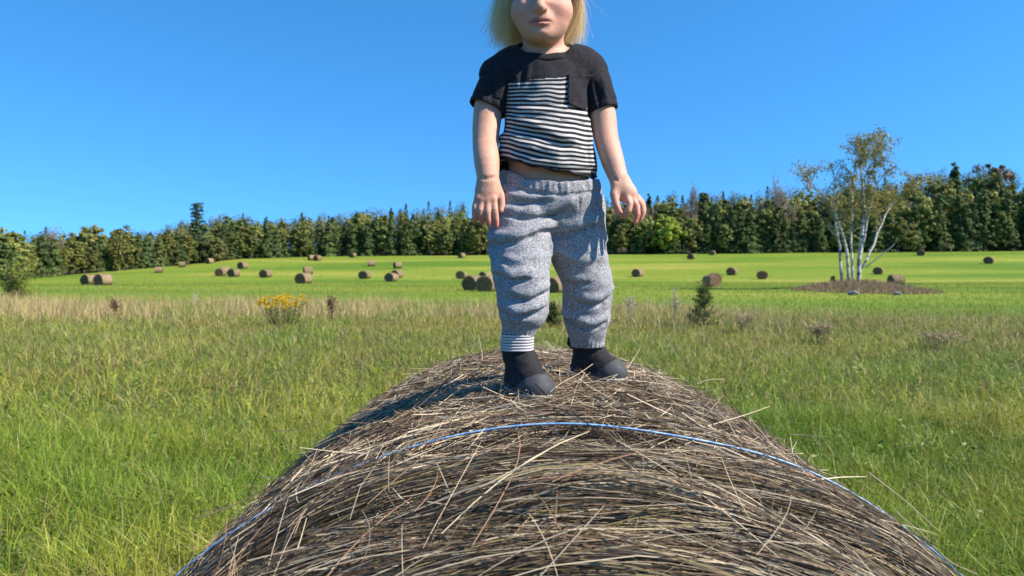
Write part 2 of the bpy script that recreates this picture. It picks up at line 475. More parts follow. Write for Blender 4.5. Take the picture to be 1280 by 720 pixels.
def far_tree(name, kind, variant, px, base_py, top_py, label, group, dd=0.0, cat='tree', width=1.0):
    if dd == 0.0:
        T = float(np.interp(px, _uT, _T)); d = T + 1.5
    else:
        d = float(np.interp(px, _uT, _T)) + dd
    x = d * (px - 640) / F; z = tz(x, d)
    H = max(2.5, CAMZ - d * (top_py - HZ) / F - z)
    h0, crown, trunk = VAR[kind][variant % len(VAR[kind])]
    s = H / h0
    e = empty(name, (x, d, z - 0.1), random.random() * 6.28)
    sw = (0.55 * s + 0.45) * width * random.uniform(0.9, 1.12)
    e.scale = (sw, sw, s)
    tag(e, label, cat, group)
    for nm, me, mt in (('trunk', trunk, bark_mat), ('crown', crown, leaf_mat)):
        if me.name not in _first:
            me.materials.append(mt); _first.add(me.name)
        o = bpy.data.objects.new(nm, me); COL.objects.link(o); o.parent = e
    return e

def sky_at(px): return float(np.interp(px, _uS, _S))
def base_at(px): return float(np.interp(px, _uT, _B))
TL = 'trees of the wood along the far field edge'
# the trees that stand out, each with a label of its own
far_tree('pine_tree', 'pine', 0, 246, 328, 253, 'tallest dark ragged pine rising above the left part of the tree line', TL, dd=4.0, width=1.05)
far_tree('round_bush', 'bush', 0, 268, 327, 296, 'pale rounded bush at the field edge in front of the tall dark pine', TL, dd=-3.5, cat='bush')
far_tree('maple_tree', 'maple', 0, 832, 316, 263, 'bright yellow green tree at the wood edge right of the hanging hand', TL, dd=-3.0, width=1.05)
far_tree('poplar_tree', 'sparse', 0, 864, 316, 222, 'thin pale bare topped tree rising above the wood right of the child', TL, dd=14.0)
far_tree('bare_tree', 'sparse', 1, 972, 316, 218, 'bare grey branched tree above the wood just left of the birch', TL, dd=10.0)
far_tree('oak_tree', 'oak', 0, 1241, 312, 199, 'broad brownish round crown rising highest above the wood at far right', TL, dd=40.0)
far_tree('spruce_tree', 'cedar', 1, 1193, 312, 203, 'pointed dark spruce tip on the skyline left of the brown crown', TL, dd=34.0, width=1.2)
far_tree('bare_tree', 'sparse', 0, 68, 346, 276, 'thin bare topped tree sticking out of the wood at far left', TL, dd=6.0)
far_tree('leafy_tree', 'leafy', 2, 112, 342, 276, 'pale brownish topped tree in the left wood above the pair of bales', TL, dd=8.0)
far_tree('leafy_tree', 'leafy', 0, 152, 338, 280, 'greyish pale crowned tree in the left wood left of the dark pine', TL, dd=8.0)
far_tree('poplar_tree', 'poplar', 0, 147, 338, 292, 'slim yellowing tree at the edge of the left wood', TL, dd=-1.0)
far_tree('maple_tree', 'leafy', 1, 297, 323, 268, 'full mid green maple just right of the tall dark pine', TL, dd=2.0)
far_tree('leafy_tree', 'leafy', 0, 12, 351, 283, 'green leafy tree cut by the left picture edge', TL, dd=2.0, width=1.2)
rt = np.random.default_rng(77)
def region(px):
    return ('at the left wood edge' if px < 240 else 'along the far edge left of the child' if px < 610 else
            'behind the child' if px < 760 else 'between the child and the birch' if px < 1010 else 'behind and right of the birch')
KN = {'cedar': ('cedar_tree', 'dark green pointed cedar in the front row'), 'leafy': ('leafy_tree', 'olive green leafy tree in the wood'),
      'poplar': ('poplar_tree', 'slim pale green tree in the wood'), 'sparse': ('bare_tree', 'thin half bare tree in the wood')}
_front = []
def put(kind, px, top, dd, row):
    n, l = KN[kind]
    e = far_tree(n, kind, int(rt.integers(3)), px, 0, top, '%s %s%s' % (l.replace('in the front row', 'at the wood edge') if not row else l.replace('in the front row', '').replace('in the wood', ''), region(px), row), TL + ' ' + region(px) + row, dd, width=float(rt.uniform(0.9, 1.15)))
    if not row: _front.append((px, kind, e))
px = -40.0
while px < 1330:                      # front row
    left = px < 235
    if left: kind = rt.choice(['leafy', 'poplar', 'cedar', 'poplar', 'cedar'])
    elif px < 620: kind = rt.choice(['cedar', 'cedar', 'cedar', 'leafy'])
    else: kind = rt.choice(['cedar', 'cedar', 'cedar', 'leafy'])
    b = base_at(px); s = sky_at(px)
    frac = rt.uniform(0.66, 0.95) if left else (rt.uniform(0.55, 0.82) if px < 620 else rt.uniform(0.45, 0.72))
    put(kind, px, b - (b - s) * frac, float(rt.uniform(0.2, 4.0)), '')
    px += rt.uniform(10, 16) if left else rt.uniform(8, 12.5)
ORD = 'first second third fourth fifth sixth seventh eighth ninth tenth eleventh twelfth thirteenth fourteenth fifteenth sixteenth seventeenth eighteenth nineteenth twentieth'.split()
KL = {'cedar': 'dark pointed cedar', 'leafy': 'olive green leafy tree', 'poplar': 'slim pale green tree', 'sparse': 'thin half bare tree'}
_cnt = {}
for px, kind, e in sorted(_front, key=lambda t: t[0]):      # the front row can be told apart: count them off
    if px < -8 or px > 1288: continue
    k_ = (kind, region(px)); _cnt[k_] = _cnt.get(k_, 0) + 1
    if _cnt[k_] <= 20: e['label'] = '%s %s from the left %s' % (ORD[_cnt[k_] - 1], KL[kind], region(px))
px = -60.0
while px < 1350:                      # rows further in, up the slope
    left = px < 235
    kind = rt.choice(['leafy', 'leafy', 'poplar', 'cedar', 'poplar', 'sparse'])
    if px > 620: kind = rt.choice(['leafy', 'leafy', 'cedar', 'poplar', 'sparse'])
    b = base_at(px); s = sky_at(px)
    for (dd, f0, f1) in ((9, 0.62, 0.9), (22, 0.78, 0.99)):
        put(kind if dd < 10 else rt.choice(['leafy', 'leafy', 'poplar', 'cedar']), px + rt.uniform(-5, 5), b - (b - s) * rt.uniform(f0, f1), dd + float(rt.uniform(-4, 4)), ' second row' if dd < 10 else ' third row')
    px += rt.uniform(10, 17)

# the wood on the slope behind: one far mass
def wood_mass():
    r = np.random.default_rng(31); A = Acc()
    for i in range(360):
        px = r.uniform(-120, 1400); t = r.random() ** 0.8
        T = float(np.interp(px, _uT, _T)); d = T + 34 + t * (300 - T - 34 + 25)
        x = d * (px - 640) / F; z = tz(x, d)
        top = sky_at(px) + r.uniform(-7, 6) + (1 - t) * 10
        H = min(max(6.0, CAMZ - d * (top - HZ) / F - z), 19.0)
        con = r.random() < (0.22 if px > 620 else 0.15)
        n = 420
        u = nrm(r.normal(0, 1, (n, 3)))
        if con:
            zz = 0.25 + 0.75 * r.random(n) ** 1.1; rad = 2.4 * (1 - zz) ** 0.8 + 0.15
            c = np.stack([u[:, 0] * rad, u[:, 1] * rad, zz * H], -1); colr = np.array([0.05, 0.078, 0.026])
        else:
            rr = r.random((n, 1)) ** 0.4; c = u * rr * np.array([3.0, 3.0, H * 0.36]) + np.array([0, 0, H * 0.62])
            c += np.sin(c[:, [1, 2, 0]] * 1.7 + i) * 0.35
            colr = np.array([[0.10, 0.115, 0.034], [0.13, 0.115, 0.04], [0.085, 0.11, 0.03]][r.integers(3)])
        V, Q = leaf_quads(c + np.array([x, d, z]), u + np.array([0, 0, 0.3]), r.uniform(0.2, 0.42, n), r, 0.6)
        A.add(V, Q, None, leaf_cols(n, colr * r.uniform(0.8, 1.15), 0.22, r))
    return A.mesh('wood_mass')
wm = obj('hillside_wood', wood_mass(), attr_mat('wood_foliage', rough=0.65, spec=0.25, transl=0.25, gain=1.35))
tag(wm, 'mixed woodland covering the slope behind the front rows of trees', 'woodland', kind='stuff')

# ------------------------------------------------------------------ hay bales in the field
def field_bale_mesh(seed):
    """lying round bale, axis along local x, resting on z=0: rounded rims, rolled face, loose fuzz"""
    r = np.random.default_rng(500 + seed); A = Acc()
    R = 0.76; W = 1.35; n = 40
    prof = [(0.0, 0.02), (0.01, 0.25), (0.0, 0.45), (0.03, 0.60), (0.08, 0.69), (0.18, 0.745), (0.34, 0.765), (0.55, 0.75), (0.8, 0.77), (1.05, 0.76), (1.18, 0.745), (1.27, 0.69), (1.32, 0.60), (1.35, 0.45), (1.34, 0.25), (1.35, 0.02)]
    th = np.linspace(0, 2 * np.pi, n, endpoint=False)
    V = np.zeros((len(prof), n, 3)); C = np.zeros((len(prof), n, 3))
    for i, (a, rad) in enumerate(prof):
        rr = rad * (1 + 0.045 * noise2(th * 2.2 + 9 * seed, np.full(n, i * 0.8)) + 0.010 * noise2(th * 9, np.full(n, i * 1.7 + seed)))
        x = a - W / 2 + 0.015 * noise2(th * 3 + i, np.full(n, rad * 12.0 + seed))
        z = np.sin(th) * rr
        z = np.where(z < 0, z * 0.80, z * 0.95)
        V[i] = np.stack([np.broadcast_to(x, n), np.cos(th) * rr * 1.02, z + R * 0.80], -1)
        face = i < 5 or i > 10
        base = np.array([0.15, 0.095, 0.055]) if face else np.array([0.26, 0.19, 0.11])
        C[i] = base * (1 + 0.22 * noise2(th * 14, np.full(n, i * 3.1 + seed)))[:, None]
    V = V.reshape(-1, 3); k = len(prof)
    i = np.arange(k - 1)[:, None] * n; j = np.arange(n)[None]; j2 = (j + 1) % n
    A.add(V, np.stack([i + j, i + n + j, i + n + j2, i + j2], -1).reshape(-1, 4), None, C.reshape(-1, 3))
    N = 800                                      # loose stalks on the rim and sides
    t = r.uniform(-0.1, 3.3, N); x0 = r.uniform(-W / 2, W / 2, N)
    ph = t[:, None] + np.linspace(-0.22, 0.22, 4)[None] * r.uniform(0.4, 1.2, (N, 1))
    rad = 0.765 + r.uniform(-0.012, 0.022, (N, 1)) + 0.03 * r.random((N, 1)) * np.linspace(-1, 1, 4)[None] ** 2
    pts = np.stack([x0[:, None] + r.normal(0, .05, (N, 1)) * np.linspace(-1, 1, 4)[None], np.cos(ph) * rad * 1.02, np.sin(ph) * rad * 0.97 + R * 0.80], -1)
    V, Q = ribbons(pts, np.tile([1.0, 0, 0], (N, 1)), np.full((N, 4), 0.016)); 
    A.add(V, Q, None, np.repeat(np.array([0.33, 0.25, 0.15]) * r.uniform(0.5, 1.35, (N, 1)), 8, 0))
    for sgn in (-1, 1):                           # the rolled layers on the two ends
        N = 420; rr = np.sqrt(r.random(N)) * 0.68; a0 = r.random(N) * 6.283
        ph = a0[:, None] + np.linspace(-0.5, 0.5, 4)[None] * np.minimum(0.5 / (rr[:, None] + .1), 1.2)
        pts = np.stack([np.full((N, 4), sgn * (W / 2 + 0.004)) + r.uniform(-.004, .018, (N, 1)) * sgn, np.cos(ph) * rr[:, None] * 1.02, np.sin(ph) * rr[:, None] * 0.95 + R * 0.80], -1)
        V, Q = ribbons(pts, nrm(np.stack([np.zeros(N), np.cos(a0), np.sin(a0)], -1)), np.full((N, 4), 0.018))
        A.add(V, Q, None, np.repeat(np.array([0.19, 0.125, 0.075]) * r.uniform(0.4, 1.5, (N, 1)), 8, 0))
    return A.mesh('field_bale')
bale_mat = attr_mat('weathered_hay', rough=0.9, spec=0.1, vary=0.14, hue=0.01, bump=0.9, bump_scale=16)
BM = [field_bale_mesh(i) for i in range(3)]
for m_ in BM: m_.materials.append(bale_mat)
GB = 'round hay bales lying in the field'
# px, base row, heading of the axis (deg, 0 = end faces right, 90 = end faces the camera), size, label
bales = [
    (112, 356, 62, 1.0, 'left bale of the touching pair near the wood at far left'),
    (129, 356.5, 66, 1.0, 'right bale of the touching pair near the wood at far left'),
    (199, 341, 20, 0.9, 'small tan bale against the left wood right of the touching pair'),
    (228, 334, 10, 0.9, 'tiny bale at the wood edge left of the pale round bush'),
    (262, 329.5, 60, 1.0, 'tiny bale in shade under the pale round bush'),
    (276, 345, 80, 1.0, 'left front bale of the overlapping pair right of the round bush'),
    (281.5, 342.5, 25, 1.0, 'bale half hidden behind its partner right of the round bush'),
    (292, 346, 68, 1.0, 'bale just right of the overlapping pair in the left field'),
    (303, 336, 65, 1.0, 'bale up the slope above the overlapping pair in left field'),
    (332, 347, 70, 1.0, 'lone bale between the overlapping pair and the bale above the yellow flowers'),
    (380, 354.5, 62, 1.05, 'large bale standing nearest behind the yellow flowers'),
    (385, 343, 28, 1.0, 'smaller bale just behind the one above the yellow flowers'),
    (389.5, 325.5, 40, 1.0, 'left of two tiny bales at the wood edge above the yellow flowers'),
    (397, 326, 60, 1.0, 'right of two tiny bales at the wood edge above the yellow flowers'),
    (441, 322, 70, 1.0, 'speck of a bale at the wood edge, leftmost in the middle of the field'),
    (464, 333, 15, 1.0, 'pale small bale on the slope above the lone bale left of the child'),
    (497, 335.5, 30, 1.0, 'bale on the slope above the overlapping pair left of the child'),
    (456, 348.5, 70, 1.0, 'lone bale left of the overlapping pair left of the child'),
    (489, 352, 66, 1.0, 'front bale of the overlapping pair left of the child'),
    (496, 347.5, 60, 1.0, 'rear bale of the overlapping pair left of the child'),
    (577, 348.5, 72, 1.0, 'bale between the overlapping pair and the large bales by the knee'),
    (577, 322.5, 50, 1.0, 'small bale at the wood edge just left of the trousers'),
    (592, 363, 58, 1.0, 'left of the two large bales touching beside the knee'),
    (609, 364.5, 64, 1.02, 'right of the two large bales touching beside the knee'),
    (606, 351, 60, 1.0, 'bale peeking out behind the two large bales beside the knee'),
    (695, 366, 50, 1.0, 'large bale seen between the two trouser legs'),
    (797, 346, 48, 1.0, 'bale in the field just right of the trousers'),
    (864, 324, 58, 1.05, 'left of two bales high on the slope under the bright tree'),
    (890, 319, 64, 1.05, 'right of two bales high on the slope under the bright tree'),
    (889, 358.5, 112, 1.0, 'front bale right behind the young evergreen'),
    (893, 352.5, 112, 1.0, 'rear bale of the pair behind the young evergreen'),
    (915, 344, 50, 1.0, 'bale right of the young evergreen, left one of two alike'),
    (953, 349, 75, 1.0, 'bale midway between the young evergreen and the birch'),
    (1151, 319.5, 55, 1.15, 'bale on the slope above right of the birch foot'),
    (1236, 329.5, 48, 1.15, 'rightmost bale in the field'),
    (1098, 343, 52, 1.0, 'dark bale just right of the birch stems'),
    (1120, 357, 175, 0.95, 'pale grey bale right of the birch foot, nearest on that side'),
]
for k, (px, py, ang, s, lab) in enumerate(bales):
    p = on_ground(px, py, 30)
    o = bpy.data.objects.new('hay_bale', BM[k % 3]); COL.objects.link(o)
    o.location = (p[0], p[1], p[2] - 0.08); o.rotation_euler = (random.uniform(-.05, .05), random.uniform(-.04, .04), math.radians(ang + random.uniform(-4, 4)))
    o.scale = (s, s * random.uniform(.97, 1.04), s * random.uniform(.95, 1.03))
    tag(o, lab, 'hay bale', GB)

# ------------------------------------------------------------------ birch
def birch():
    D = 62.0
    r = np.random.default_rng(61)
    base = P(1066, 358, D); base[2] = tz(base[0], base[1])
    e = empty('birch_tree', tuple(base))
    tag(e, 'white multi stemmed birch with thin olive crown on a grassy island in the field', 'tree')
    def stem(pix, deps, r0, r1, n=14):
        pts = np.array([P(a, b, D + c) for (a, b), c in zip(pix, deps)])
        path = smooth_path(pts, n); path[1:-1] += r.normal(0, 0.035, (n - 2, 3))
        return path, np.linspace(r0 * .8, r1, n)
    S = [
        stem([(1053, 361), (1050, 323), (1047, 297), (1044, 270), (1043, 233), (1040, 205)], [0.3, .4, .6, .8, 1.0, 1.2], .17, .03),
        stem([(1061, 361), (1058, 310), (1048, 277), (1040, 255), (1027, 243), (1015, 233), (1004, 212)], [0, -.2, -.6, -1.0, -1.3, -1.6, -1.8], .18, .03),
        stem([(1066, 361), (1064, 310), (1065, 273), (1066, 247), (1069, 210), (1066, 190)], [.6, .9, 1.2, 1.6, 2.0, 2.2], .14, .03),
        stem([(1072, 362), (1075, 323), (1079, 283), (1080, 260), (1076, 215), (1078, 190), (1082, 176)], [-.1, -.1, 0, .1, .2, .4, .5], .26, .03),
        stem([(1077, 312), (1087, 262), (1095, 237), (1092, 203), (1101, 174)], [-.1, -.6, -1.0, -1.5, -1.9], .14, .025),
        stem([(1076, 336), (1090, 310), (1103, 277), (1118, 252), (1136, 240), (1150, 226)], [-.1, .2, .7, 1.2, 1.6, 2.0], .16, .025),
    ]
    mats = birch_bark()
    for path, rad in S:
        V, Q, T = tube_np(path, rad, 8); o = obj('stem', mesh_np('stem', V, [Q, T]), mats, e)
    dead = [smooth_path([P(1082, 334, D), P(1100, 320, D - .4), P(1117, 306, D - .7), P(1121, 297, D - .9)], 8),
            smooth_path([P(1049, 296, D + .5), P(1040, 290, D + .2), P(1036, 284, D), P(1035, 279, D)], 6)]
    A = Acc()
    for d_ in dead:
        V, Q, T = tube_np(d_, np.linspace(.06, .02, len(d_)), 5); A.add(V, Q, T)
    obj('dead_branch', A.mesh('dead_branch'), mats, e)
    # side branches and twigs
    B = Acc(); tips = []; tw = []
    for k, (path, rad) in enumerate(S):
        nb = [16, 18, 15, 26, 20, 24][k]
        for i in range(nb):
            t = r.uniform(0.36, 1.0); j = min(int(t * (len(path) - 1)), len(path) - 2)
            p0 = path[j]; ax = nrm(path[j + 1] - path[j]); out = nrm(np.array([r.normal(), r.normal(), r.uniform(0.1, .7)]))
            L = r.uniform(0.8, 2.6)
            p1 = p0 + (ax * 0.45 + out * 0.75) * L; mid = (p0 + p1) / 2 + np.array([0, 0, .1 * L])
            pth = smooth_path([p0, mid, p1], 6)
            V, Q, T = tube_np(pth, np.linspace(.045, .014, 6), 4, False); B.add(V, Q)
            for m in range(8):
                s = pth[r.integers(2, 6)]; en = s + nrm(r.normal(0, 1, 3) + np.array([0, 0, -.1])) * r.uniform(.3, .95) + np.array([0, 0, -.1])
                tw.append(np.stack([s, (s + en) / 2 + r.normal(0, .05, 3), en])); tips.append((s, en))
    V, Q = ribbons(np.array(tw), nrm(r.normal(0, 1, (len(tw), 3))), np.tile([.028, .022, .014], (len(tw), 1))); B.add(V, Q)
    obj('branch', B.mesh('branch'), attr_flat('birch_twig', (.30, .25, .21)), e)['kind'] = 'stuff'
    # leaves: thick towards the top right, thin on the left where twigs show
    cs = []
    for s, en in tips:
        px = 640 + F * en[0] / en[1]; py = HZ - F * (en[2] - CAMZ) / en[1]
        dens = 13 if px > 1056 else 6
        if py > 275: dens *= 0.5
        n = r.poisson(dens)
        if n: cs.append(s + (en - s) * r.uniform(.2, 1.1, (n, 1)) + r.normal(0, .16, (n, 3)))
    c = np.vstack(cs); n = len(c)
    V, Q = leaf_quads(c, r.normal(0, 1, (n, 3)), r.uniform(.055, .11, n), r, .7)
    colr = leaf_cols(n, (0.25, 0.225, 0.058), .26, r)
    obj('crown', mesh_np('birch_crown', V, [Q], True, colr), attr_mat('birch_leaf', rough=.6, spec=.3, transl=.3), e)
def attr_flat(name, c, rough=.8):
    m, nt, b = new_mat(name); b.inputs['Base Color'].default_value = (*c, 1); b.inputs['Roughness'].default_value = rough
    b.inputs['Specular IOR Level'].default_value = .2
    return m
def birch_bark():
    return noise_mat('birch_bark', [(0.36, (.09, .08, .07)), (0.43, (.34, .32, .29)), (0.5, (.50, .48, .44)), (.8, (.60, .58, .53))], 1.6, .75, .3, 5, .2, (1.2, 1.2, 3.5))
birch()

# ------------------------------------------------------------------ grass
def blades(base, h, w, lean, segs, r, ang=None):
    N = len(base); K = segs + 1
    t = np.linspace(0, 1, K)
    if ang is None: ang = r.random(N) * 6.283
    dirv = np.stack([np.cos(ang), np.sin(ang), np.zeros(N)], -1)
    pts = base[:, None] + dirv[:, None] * (lean[:, None] * t[None] ** 1.7)[..., None]
    pts[..., 2] += h[:, None] * (t - 0.42 * t ** 2 * np.minimum(lean / np.maximum(h, .01), 1.5)[:, None])
    a2 = r.random(N) * 6.283
    side = np.stack([np.cos(a2), np.sin(a2), np.zeros(N)], -1)
    wid = w[:, None] * np.maximum(1 - t[None] ** 1.6, .06)
    return ribbons(pts, side, wid)

def frustum_pts(n, d0, d1, r, half=0.98, power=1.0):
    d = np.sqrt(d0 ** 2 + (d1 ** 2 - d0 ** 2) * r.random(n)); x = (r.random(n) * 2 - 1) * (half * d + 0.6)
    return x, d

def bale_free(x, y):
    return ~((np.abs(x - 0.09) < 0.72) & (y > 0.62) & (y < 2.2))

def rough_strip(x, y):
    """how far a point lies inside the unmown strip (0..1)"""
    u = 640 + F * x / np.maximum(y, 3)
    c0 = np.interp(u, [-300, 0, 400, 640, 800, 900, 1000, 1280, 1600], [23.5, 23.5, 23, 21.5, 20.5, 19, 17.5, 15.0, 14.0])
    c1 = np.interp(u, [-300, 0, 400, 640, 800, 900, 1000, 1280, 1600], [36, 36, 34, 33, 31, 28, 24, 20.0, 18.0])
    n = fbm2(x * 0.35, y * 0.35, 2) * 1.6
    return sstep((y + n - c0 + 2.5) / 7.0) ** 1.3 * (1 - sstep((y + n - c1) / 5.0))

rg = np.random.default_rng(41)
grass_mat = attr_mat('meadow_grass', rough=.5, spec=.35, transl=.34)
def meadow(name, n, d0, d1, hr, wr, segs, seed, label):
    r = np.random.default_rng(seed)
    x, y = frustum_pts(n, d0, d1, r)
    if d0 < 3.2:
        k = bale_free(x, y); x = x[k]; y = y[k]
    cl = fbm2(x * 1.3, y * 1.3, 3); cl2 = fbm2(x * 0.35 + 40, y * 0.35, 3)
    keep = r.random(len(x)) < np.clip(0.8 + 0.9 * cl, .25, 1)
    x = x[keep]; y = y[keep]; cl = cl[keep]; cl2 = cl2[keep]
    N = len(x)
    far = sstep((y - 8) / 10)
    h = r.uniform(*hr, N) * (1 + .45 * cl) * (1 - 0.25 * far)
    w = r.uniform(*wr, N) * (0.75 + 0.05 * y)
    lean = h * r.uniform(.1, 1.5, N)
    base = np.stack([x, y, np.full(N, -.01)], -1)
    u = noise2(x * 0.8, y * 0.8 + 30) * 2 + cl2
    ang = u * 2.2 + r.uniform(0, 6.283, N)
    V, Q = blades(base, h, w, lean, segs, r, ang)
    g = np.array([0.195, 0.30, 0.030]); yg = np.array([0.37, 0.365, 0.055]); dk = np.array([0.085, 0.15, 0.024]); dry = np.array([0.45, 0.38, 0.18]); red = np.array([0.28, 0.17, 0.08])
    a = np.clip(.5 + 1.5 * cl2 + r.normal(0, .3, N), 0, 1)[:, None]
    c = g * (1 - a) + yg * a
    b = np.clip(-.2 - cl * 1.4 + r.normal(0, .25, N), 0, 1)[:, None]; c = c * (1 - b) + dk * b
    pd = 0.07 + 0.24 * sstep((y - 6) / 12) + 0.05 * np.clip(cl2, 0, 1)
    m = (r.random(N) < pd)[:, None]; c = np.where(m, dry * r.uniform(.6, 1.1, (N, 1)), c)
    pr = (0.26 + .14 * sstep((-x) / 4)) * sstep((y - 7.0) / 6) * np.clip(.5 + 1.2 * fbm2(x * .5 + 9, y * .5, 2), 0, 1)
    m = (r.random(N) < pr)[:, None]; c = np.where(m, red * r.uniform(.6, 1.3, (N, 1)), c)
    c = c * r.uniform(.6, 1.35, (N, 1))
    K = segs + 1
    o = obj(name, mesh_np(name, V, [Q], True, np.repeat(np.clip(c, .004, 1), K * 2, 0)), grass_mat)
    tag(o, label, 'grass', kind='stuff')
    return o
meadow('meadow_grass', 165000, 2.4, 8.5, (.13, .40), (.005, .011), 2, 1, 'long green meadow grass around the big hay bale')
meadow('meadow_grass', 165000, 8.5, 26, (.16, .42), (.006, .012), 2, 2, 'green and rusty meadow grass between the bale and the unmown strip')

# broad weed leaves among the near grass, brown seed heads further back
def ground_leaves():
    r = np.random.default_rng(15); A = Acc()
    N = 42000; x, y = frustum_pts(N, 2.4, 14, r); k = bale_free(x, y) & (r.random(N) < np.clip(.35 + 1.2 * fbm2(x * .9 + 20, y * .9, 3), 0, 1)); x = x[k]; y = y[k]; N = len(x)
    c = np.stack([x, y, r.uniform(.04, .26, N)], -1)
    V, Q = leaf_quads(c, np.tile([0.0, 0, 1.0], (N, 1)), r.uniform(.012, .038, N), r, .42)
    A.add(V, Q, None, leaf_cols(N, (.13, .20, .03), .3, r))
    N = 16000; x, y = frustum_pts(N, 5, 22, r); k = r.random(N) < np.clip(.2 + 1.5 * fbm2(x * .45 + 50, y * .45, 3), 0, 1) * sstep((y - 4) / 8); x = x[k]; y = y[k]; N = len(x)
    c = np.stack([x, y, r.uniform(.22, .46, N)], -1)
    V, Q = leaf_quads(c, r.normal(0, 1, (N, 3)), r.uniform(.010, .022, N) * (.7 + .03 * y), r, .5)
    A.add(V, Q, None, leaf_cols(N, (.20, .115, .06), .3, r))
    o = obj('meadow_weeds', A.mesh('meadow_weeds'), grass_mat); tag(o, 'low broad weed leaves and brown seed heads among the meadow grass', 'weeds', kind='stuff')
ground_leaves()

# unmown strip of tall dry grass
def dry_strip(n, seed):
    r = np.random.default_rng(seed)
    x, y = frustum_pts(n, 12, 38, r, 0.95)
    s = rough_strip(x, y); pat = fbm2(x * .28 + 3, y * .5, 3)
    u = 640 + F * x / y
    side = np.interp(u, [0, 500, 760, 1000, 1280], [1.0, .95, .8, .50, .34])
    k = r.random(n) < s * np.clip(.5 + 1.3 * pat, .06, 1) * side
    x = x[k]; y = y[k]; pat = pat[k]; u = u[k]; side = side[k]; N = len(x)
    h = (.30 + .62 * r.random(N) ** 1.6) * (1 + .5 * pat) * (.55 + .45 * s[k]) * (0.62 + .38 * side)
    V, Q = blades(np.stack([x, y, np.full(N, -.01)], -1), h, r.uniform(.009, .018, N), h * r.uniform(.05, .8, N), 2, r)
    tan = np.array([0.60, 0.46, 0.24]); pink = np.array([0.48, 0.30, 0.17]); grn = np.array([0.20, 0.23, 0.045]); dk = np.array([.16, .10, .06])
    q_ = r.random(N); c = np.where((q_ < .46)[:, None], tan, np.where((q_ < .66)[:, None], pink, np.where((q_ < .92)[:, None], grn, dk)))
    c = c * r.uniform(.7, 1.2, (N, 1))
    o = obj('dry_grass', mesh_np('dry_grass', V, [Q], True, np.repeat(c, 6, 0)), attr_mat('dry_grass', rough=.7, spec=.2, transl=.25))
    tag(o, 'unmown strip of tall pale dry grass along the near field edge', 'dry grass', kind='stuff')
dry_strip(150000, 3)
# low regrowth of the mown field: short blades so the sheet has a nap
def stubble(n, seed):
    r = np.random.default_rng(seed)
    x, y = frustum_pts(n, 22, 95, r, .85); N = n
    h = r.uniform(.08, .2, N) * (1 + .3 * noise2(x * .2, y * .2))
    z = terrain(x, y)
    V, Q = blades(np.stack([x, y, z - .01], -1), h, r.uniform(.02, .05, N), h * r.uniform(.1, .6, N), 1, r)
    a = np.clip(.5 + .8 * fbm2(x * .05, y * .12, 3) + r.normal(0, .2, N), 0, 1)[:, None]
    c = np.array([.14, .215, .024]) * (1 - a) + np.array([.26, .29, .045]) * a
    o = obj('field_grass', mesh_np('field_grass', V, [Q], True, np.repeat(c, 4, 0)), grass_mat)
    tag(o, 'short bright green regrowth of the mown hay field', 'grass', kind='stuff')
stubble(90000, 4)

